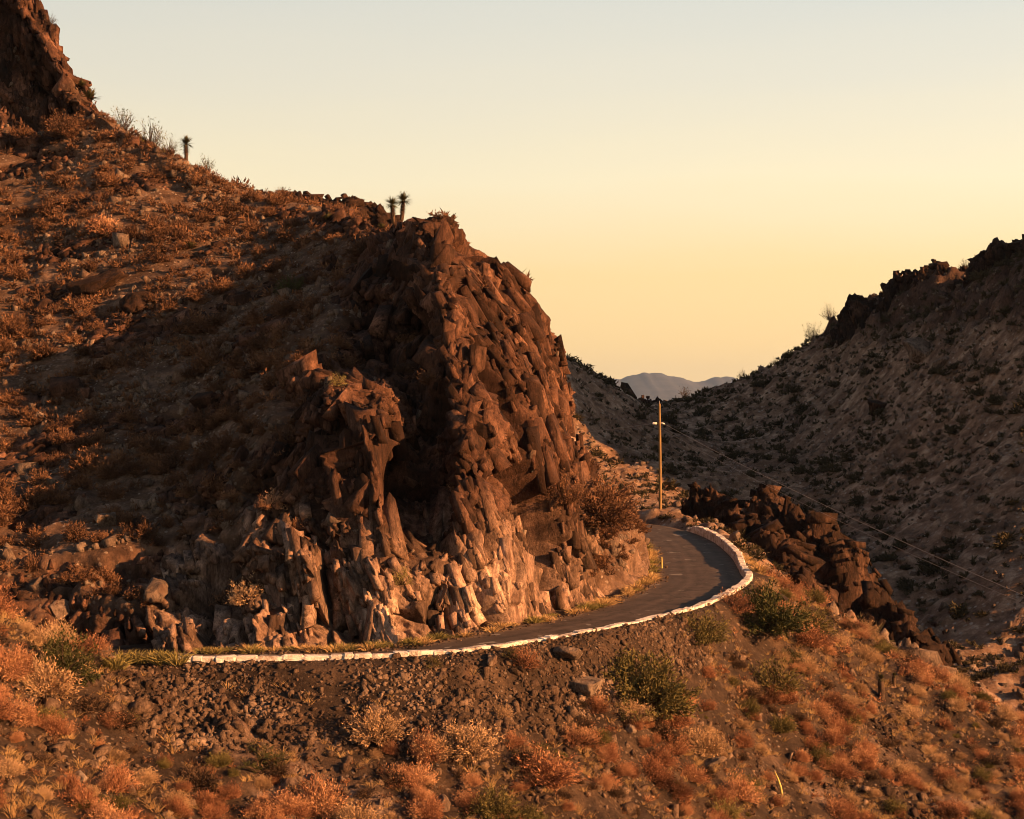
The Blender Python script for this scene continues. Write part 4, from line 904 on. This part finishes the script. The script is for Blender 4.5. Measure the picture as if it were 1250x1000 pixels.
# ------------------------------------------------------------------ bushes that can be told apart
def bush(u, v, rpx, kind, name, label, cat='bush', seed=0, flat_=0.8, stems=90, leaves=2600, leaf=0.06, tall=1.0, dv=0, lo=0.4, zmin=0.05):
    p, n = at_sky(u, 1) if name == 'airy_bush' else at(u, v + dv); s = rpx * p[1] / FPX
    t = empty(name, p - np.array([0, 0, 0.1]), random.uniform(0, 6), s); tag(t, label, cat)
    (SV, SF), (LV, LF) = shrub_arrays(seed + 700, stems, leaves, 0.014, leaf, flat_ * tall * 1.3, zmin=zmin, lo=lo, lobes=8)
    link('stems', mesh_from_arrays('stems', SV, SF), M['bark'], t)
    link('foliage', mesh_from_arrays('foliage', LV, LF), M[kind], t)
    return t
BUSH = [
 (75,832,46,'green','dense dark green bush on the hump at the left end of the parapet',1.0,3600),
 (792,868,62,'olive','large dark olive bush on the slope below the middle of the parapet',.9,4600),
 (935,768,52,'green','wide dark green bush just below the bend of the parapet',.75,4200),
 (985,772,34,'olive','feathery olive bush at the outer side of the wide dark green bush',.9,2000),
 (860,782,36,'olive','olive bush growing against the outside of the parapet before the bend',.8,2400),
 (945,842,38,'olive','airy olive bush alone on the slope below the bend',.8,1500),
 (732,640,42,'dryhill','large brown bush on the spur above the far road',1.0,4000),
 (690,612,26,'dryhill','smaller brown bush beside the foot of the cliff spur',1.0,1900),
 (356,358,24,'green','dark green bush in the shade of the cliff flank',.7,1600),
 (490,712,15,'tuft','yellow green shrub growing out of the lower cliff face',1.2,1100),
 (912,968,26,'olive','olive bush low on the slope beside the yellow stalk',.8,1800),
 (885,996,22,'tuft','yellow green bush low on the slope under the olive bush',.8,1500),
 (600,996,40,'olive','dark olive bush at the bottom of the embankment',.7,2600),
 (403,992,18,'green','small round dark green bush low on the rusty slope',.8,1400),
 (462,905,34,'tan','large rounded tan shrub at the foot of the rubble embankment',.85,2600),
 (528,920,26,'tan','tan shrub beside the large rounded tan shrub under the embankment',.8,2000),
 (574,922,34,'tan','broad tan shrub with a rusty lower edge under the embankment',.85,2600),
 (652,935,24,'tan','small tan shrub between the embankment and the big olive bush',.8,1800),
 (640,812,22,'dry','rusty shrub pressed against the parapet base',.8,1500),
 (622,800,13,'olive','thin olive shrub leaning over the parapet top',1.2,700),
 (528,812,14,'olive','small olive shrub hanging on the outside of the parapet',.9,900),
 (900,745,22,'dry','reddish shrub between the parapet and the wide dark green bush',.9,1500),
 (965,805,20,'green','low green bush trailing below the wide dark green bush',.7,1200),
 (300,735,24,'tan','pale tan shrub at the foot of the cliff above the parapet end',.9,1700),
 (268,740,18,'dry','small rusty shrub beside the pale tan shrub at the cliff foot',.9,1200),
 (820,918,22,'dry','rust red shrub below the big olive bush',.9,1500),
 (700,905,20,'dry','rust red shrub left behind the big olive bush',.9,1400),
 (1040,880,20,'olive','small dark olive bush midway down the rusty slope',.7,1200),
 (1045,690,14,'olive','thin yellow olive bush at the edge of the ravine',1.1,800),
 (412,470,12,'tuft','yellow green shrub on top of the middle rock tier',.9,800),
 (330,620,20,'dry','rusty shrub on the ledge above the lower cliff',.8,1200),
 (125,285,24,'dry','reddish shrub high on the hillside among the stones',.8,1500),
 (80,165,26,'dryhill','dense brown shrub under the top rock pinnacle',.8,1800),
]
for i, (u, v, r, kd, lab, fl, lv) in enumerate(BUSH):
    bush(u, v, r * (1.06 if kd in ('green', 'olive') else 1.18), kd, 'bush' if kd in ('green', 'olive', 'tuft') else 'shrub', lab, 'bush' if kd in ('green', 'olive', 'tuft') else 'shrub', i * 3, fl, 110, int(lv * 1.7))
for i, (u, v, r, lab) in enumerate([(152,160,24,'leafless looking airy bush highest on the left skyline'), (185,185,30,'wide airy bush on the left skyline'), (208,195,20,'airy bush just above the skyline yucca'),
        (250,215,18,'thin airy bush just below the skyline yucca'), (1180,322,14,'tiny airy bush between the crags of the right skyline'), (1012,405,16,'airy bush on the right skyline under the lowest crag'),
        (990,425,18,'wide airy bush lower on the right skyline'), (945,446,8,'tiny bush low on the right skyline'), (905,470,10,'small airy bush at the foot of the right skyline'), (835,498,12,'thin bush beside the notch under the distant range'),
        (62,50,12,'little bush clinging to the top rock pinnacle')]):
    bush(u, v, r * .85, 'scrub' if i > 3 else 'olive', 'airy_bush', lab, 'bush', 900 + i, 1.0, 70, 340, 0.075, 1.25, dv=4, lo=.55, zmin=.3)

# yellow-green tufts at the road edge below the cliff
tuft_me = [mats_on(mesh_from_arrays('grass_tuft', *tuft_arrays(560 + i, 130, 0.03)), M['tuft']) for i in range(4)]
straw_me = [mats_on(mesh_from_arrays('straw_tuft', *tuft_arrays(570 + i, 130, 0.03)), M['straw']) for i in range(4)]
rr_ = np.random.RandomState(40)
for k_ in range(130):
    i = int(rr_.uniform(idx_of(-16, 77.5), idx_of(19.0, 150))); p = ro[i] + lft[i] * (RW + rr_.uniform(-.35, .45)); s = rr_.uniform(.25, .75)
    st = rr_.rand() < .6
    o = link('straw_tuft' if st else 'grass_tuft', (straw_me if st else tuft_me)[k_ % 4], None); o.location = p - np.array([0, 0, .06]); o.scale = (s * 1.2, s * 1.2, s); o.rotation_euler[2] = rr_.uniform(0, 6)
    tag(o, 'straw coloured grass tuft at the road edge under the cliff' if st else 'yellow green tuft at the road edge under the cliff', 'grass', 'straw tufts along the cliff foot' if st else 'green tufts along the cliff foot')
for k_ in range(34):
    i = int(rr_.uniform(idx_of(17, 114), idx_of(19, 150))); p = ro[i] - lft[i] * rr_.uniform(.6, 1.6); p[2] = near_height(np.array([[p[0]]]), np.array([[p[1]]]))[0][0, 0]
    o = link('straw_tuft', straw_me[k_ % 4], None); s = rr_.uniform(.4, .9); o.location = p; o.scale = (s, s, s); o.rotation_euler[2] = rr_.uniform(0, 6)
    tag(o, 'straw coloured grass tuft on the outer side of the bend wall', 'grass', 'straw tufts outside the bend wall')
for k_, (u, v) in enumerate([(150,808),(168,806),(186,808),(204,806),(218,810),(196,800),(142,815)]):
    p, n = at(u, v); o = link('grass_tuft', tuft_me[k_ % 4], None); s = .95; o.location = p - n * .1; o.scale = (s, s, s); o.rotation_euler[2] = k_
    tag(o, 'pale green grass tuft covering the parapet end next to the dark green bush', 'grass', 'pale tufts at the parapet end')

# ------------------------------------------------------------------ yuccas, twisted tree, stalk, stake
def tube(pts, rad, seg=8):
    pts = np.array(pts, float); n = len(pts); tg = np.gradient(pts, axis=0); tg /= np.linalg.norm(tg, axis=1, keepdims=True)
    up = np.array([0.13, 0.97, 0.2]); V = []
    for i in range(n):
        a = np.cross(tg[i], up); a /= np.linalg.norm(a) + 1e-9; b_ = np.cross(tg[i], a)
        for k_ in range(seg):
            t = 2 * math.pi * k_ / seg; V.append(pts[i] + (a * math.cos(t) + b_ * math.sin(t)) * rad[i])
    F = [[i * seg + k_, i * seg + (k_ + 1) % seg, (i + 1) * seg + (k_ + 1) % seg, (i + 1) * seg + k_] for i in range(n - 1) for k_ in range(seg)]
    V.append(pts[-1]); e_ = len(V) - 1; V.append(pts[0])
    F += [[(n - 1) * seg + k_, (n - 1) * seg + (k_ + 1) % seg, e_, e_] for k_ in range(seg)]
    F = [f if f[2] != f[3] else f[:3] for f in F]
    return [tuple(v) for v in V], F
def tube_mesh(name, pts, rad, seg=8):
    V, F = tube(pts, rad, seg); me = bpy.data.meshes.new(name); me.from_pydata(V, [], F); me.update()
    for p in me.polygons: p.use_smooth = True
    return me
def rosette(seed, n, L, w, center, zmin=-0.5):
    r = np.random.RandomState(seed); d = _rv(r, n); d[:, 2] = np.where(d[:, 2] < zmin, -d[:, 2], d[:, 2])
    side = np.cross(d, [0, 0, 1.0]); side /= np.linalg.norm(side, axis=1, keepdims=True) + 1e-9
    ln = L * r.uniform(.75, 1.1, n)[:, None]; c = np.asarray(center)
    b_ = c + d * .05; m_ = c + d * ln * .5; t = c + d * ln + np.array([0, 0, -.08]) * ln
    V = np.concatenate([b_ - side * w * .6, b_ + side * w * .6, m_ + side * w, m_ - side * w, t]); a = np.arange(n)
    return V, np.concatenate([np.stack([a, a + n, a + 2 * n], 1), np.stack([a, a + 2 * n, a + 3 * n], 1), np.stack([a + 3 * n, a + 2 * n, a + 4 * n], 1)])
def yucca(u, v, h_px, label, seed, lean=0.0, head=.45, dv=0, thatch=True, tw=.085):
    p, n = at_sky(u) if v < 300 else at(u, v + dv); h = h_px * p[1] / FPX
    t = tag(empty('yucca', p - np.array([0, 0, .1 if v > 300 else -.1])), label, 'yucca')
    top = np.array([lean * h, 0, h * (1 - head * .45)])
    link('trunk', tube_mesh('trunk', [(0, 0, 0), top * .35 + [.03, 0, 0], top * .7, top], [h * tw, h * tw * .95, h * tw * .9, h * tw * .7]), M['bark'], t)
    link('crown', mesh_from_arrays('crown', *rosette(seed, 130, h * head, h * .022, top)), M['yucca'], t)
    if thatch: link('dead_leaf_skirt', mesh_from_arrays('dead_leaf_skirt', *joined([rosette(seed + 1, 70, h * head * .45, h * .02, top * f, -.9) for f in (.5, .65, .8)])), M['bark'], t)
    return t
yucca(229, 205, 28, 'single yucca with shaggy trunk on the left skyline', 601)
yucca(479, 266, 28, 'left one of the twin yuccas on top of the cliff', 603, -.05)
yucca(489, 266, 31, 'taller right one of the twin yuccas on top of the cliff', 605, .08)
yucca(1077, 852, 30, 'dark shaggy yucca stump standing on the rusty slope', 607, 0, .26, tw=.14)
yucca(1088, 838, 18, 'smaller dark yucca stump next to the shaggy one', 609, .1, .28, tw=.14)
def agave(u, v, r_px, label, seed):
    p, n = at(u, v); s = r_px * p[1] / FPX
    o = link('spiky_rosette', mesh_from_arrays('spiky_rosette', *rosette(seed, 110, s, s * .05, (0, 0, 0), .0)), M['yucca']); o.location = p; tag(o, label, 'yucca')
agave(110, 122, 16, 'spiky trunkless yucca on the skyline under the top pinnacle', 611)
agave(234, 305, 13, 'dark spiky rosette midway up the shaded hillside', 612)
agave(100, 105, 10, 'small spiky yucca beside the top rock pinnacle', 613)
agave(466, 262, 9, 'low spiky rosette beside the twin yuccas on the cliff', 614)
agave(400, 268, 12, 'spiky rosette on the flat shoulder before the mesa', 615)
agave(322, 622, 12, 'light spiky rosette on the ledge above the lower cliff', 616)

p, n = at(318, 940); t = tag(empty('desert_tree', p - np.array([0, 0, .1])), 'dark twisted little tree with forked trunk in the rusty shrubs below the embankment', 'tree')
r = np.random.RandomState(77); tips = []; tv, tf, off_ = [], [], 0
for k_ in range(7):
    a = r.uniform(0, 6.28); L_ = r.uniform(.7, 1.2); pts = [np.zeros(3)]; dirv = np.array([math.cos(a) * .6, math.sin(a) * .6, .6])
    for q in range(5):
        dirv = dirv + r.normal(size=3) * .28; dirv[2] = max(dirv[2], .15); pts.append(pts[-1] + dirv / np.linalg.norm(dirv) * L_ * .28)
    V, F = tube(pts, [.09, .075, .06, .045, .035, .02], 6); tv += V; tf += [[x + off_ for x in f] for f in F]; off_ += len(V); tips += pts[2:]
me = bpy.data.meshes.new('trunk'); me.from_pydata(tv, [], tf); link('trunk', me, M['bark'], t)
cl_ = []
for q in tips:
    (sv, sf), (lv_, lf_) = shrub_arrays(int(r.randint(9999)), 14, 110, .012, .11, .8); V, F = joined([(sv, sf), (lv_, lf_)]); cl_.append((V * .42 + q, F))
link('crown', mesh_from_arrays('crown', *joined(cl_)), M['green'], t)

p, n = at(954, 972); o = tag(link('dry_stalk', tube_mesh('dry_stalk', [(-.35, 0, 1.25), (-.2, 0, .9), (-.05, 0, .45), (.03, 0, 0)], [.02, .05, .065, .06]), M['stalk']), 'pale yellow dry stalk leaning on the dark scree', 'stalk'); o.location = p
i = idx_of(18.6, 125); p = ro[i] + lft[i] * (RW + .2)
p, n = at(806, 697); o = tag(link('roadside_stake', tube_mesh('roadside_stake', [(0, 0, -.2), (.01, 0, .5), (0, 0, 1.1)], [.06, .06, .05], 6), M['stalk']), 'small wooden stake at the inner edge of the bend', 'post'); o.location = p

# ------------------------------------------------------------------ utility pole and wires
pb = PX(806, 619, 190.0); ptop = PX(805, 493, 190.0)
h = ptop[2] - pb[2]
t = tag(empty('utility_pole', pb), 'tall wooden utility pole beyond the far bend of the road', 'pole')
link('post', tube_mesh('post', [(0, 0, -1.5), (0, 0, h * .3), (-.05, 0, h * .7), (-.1, 0, h)], [.19, .175, .155, .13], 14), M['pole'], t)
armz = h * (1 - (517 - 493) / 126.0)
link('side_bracket', tube_mesh('side_bracket', [(-.08, 0, armz), (-.5, 0, armz + .05), (-.75, 0, armz)], [.06, .06, .05]), M['pole'], t)
ins = link('insulator', tube_mesh('insulator', [(-.95, -.02, armz - .02), (-.8, 0, armz), (-.6, 0, armz), (-.45, 0, armz - .02)], [.06, .17, .12, .17], 10), M['insul'], t)
link('insulator', tube_mesh('insulator', [(.1, 0, armz + .05), (.3, -.05, armz), (.5, -.1, armz - .08)], [.06, .11, .06], 10), M['insul'], t)
link('top_pin', tube_mesh('top_pin', [(-.1, 0, h - .05), (-.1, 0, h + .35)], [.03, .03], 6), M['wire'], t)
def wire(a, b_, sag, rad, label):
    tt = np.linspace(0, 1, 60); pts = np.outer(1 - tt, a) + np.outer(tt, b_); pts[:, 2] -= sag * 4 * tt * (1 - tt)
    tag(link('power_line', tube_mesh('power_line', pts, [rad] * 60, 6), M['wire']), label, 'cable')
A0 = pb + np.array([.5, -.1, armz - .08]); A1 = pb + np.array([-.95, 0, armz])
wire(A0, PX(1420, 800, 92), .6, .020, 'upper power line running from the pole down across the ravine to the right')
wire(pb + np.array([.1, -.1, armz - .6]), PX(1440, 815, 98), .9, .014, 'lower thinner power line running from the pole across the ravine')
wire(A1, PX(560, 536, 230), .5, .022, 'power line running from the pole behind the cliff')

# ------------------------------------------------------------------ air
import bmesh
bm = bmesh.new(); bmesh.ops.create_cube(bm, size=1.0)
me = bpy.data.meshes.new('haze'); bm.to_mesh(me); bm.free()
hz = bpy.data.objects.new('haze', me); C.objects.link(hz); hz['kind'] = 'stuff'; hz['label'] = 'thin pale evening haze filling the valley air'; hz['category'] = 'haze'
hz.scale = (26000, 22500, 620); hz.location = (0, 10750, 270)
m = bpy.data.materials.new('haze_air'); m.use_nodes = True; m.node_tree.nodes.clear()
vo_ = m.node_tree.nodes.new('ShaderNodeOutputMaterial'); pv_ = m.node_tree.nodes.new('ShaderNodeVolumePrincipled')
pv_.inputs['Color'].default_value = (0.40, 0.61, 1.0, 1); pv_.inputs['Density'].default_value = 0.000022; pv_.inputs['Anisotropy'].default_value = 0.1
m.node_tree.links.new(pv_.outputs[0], vo_.inputs['Volume']); me.materials.append(m)
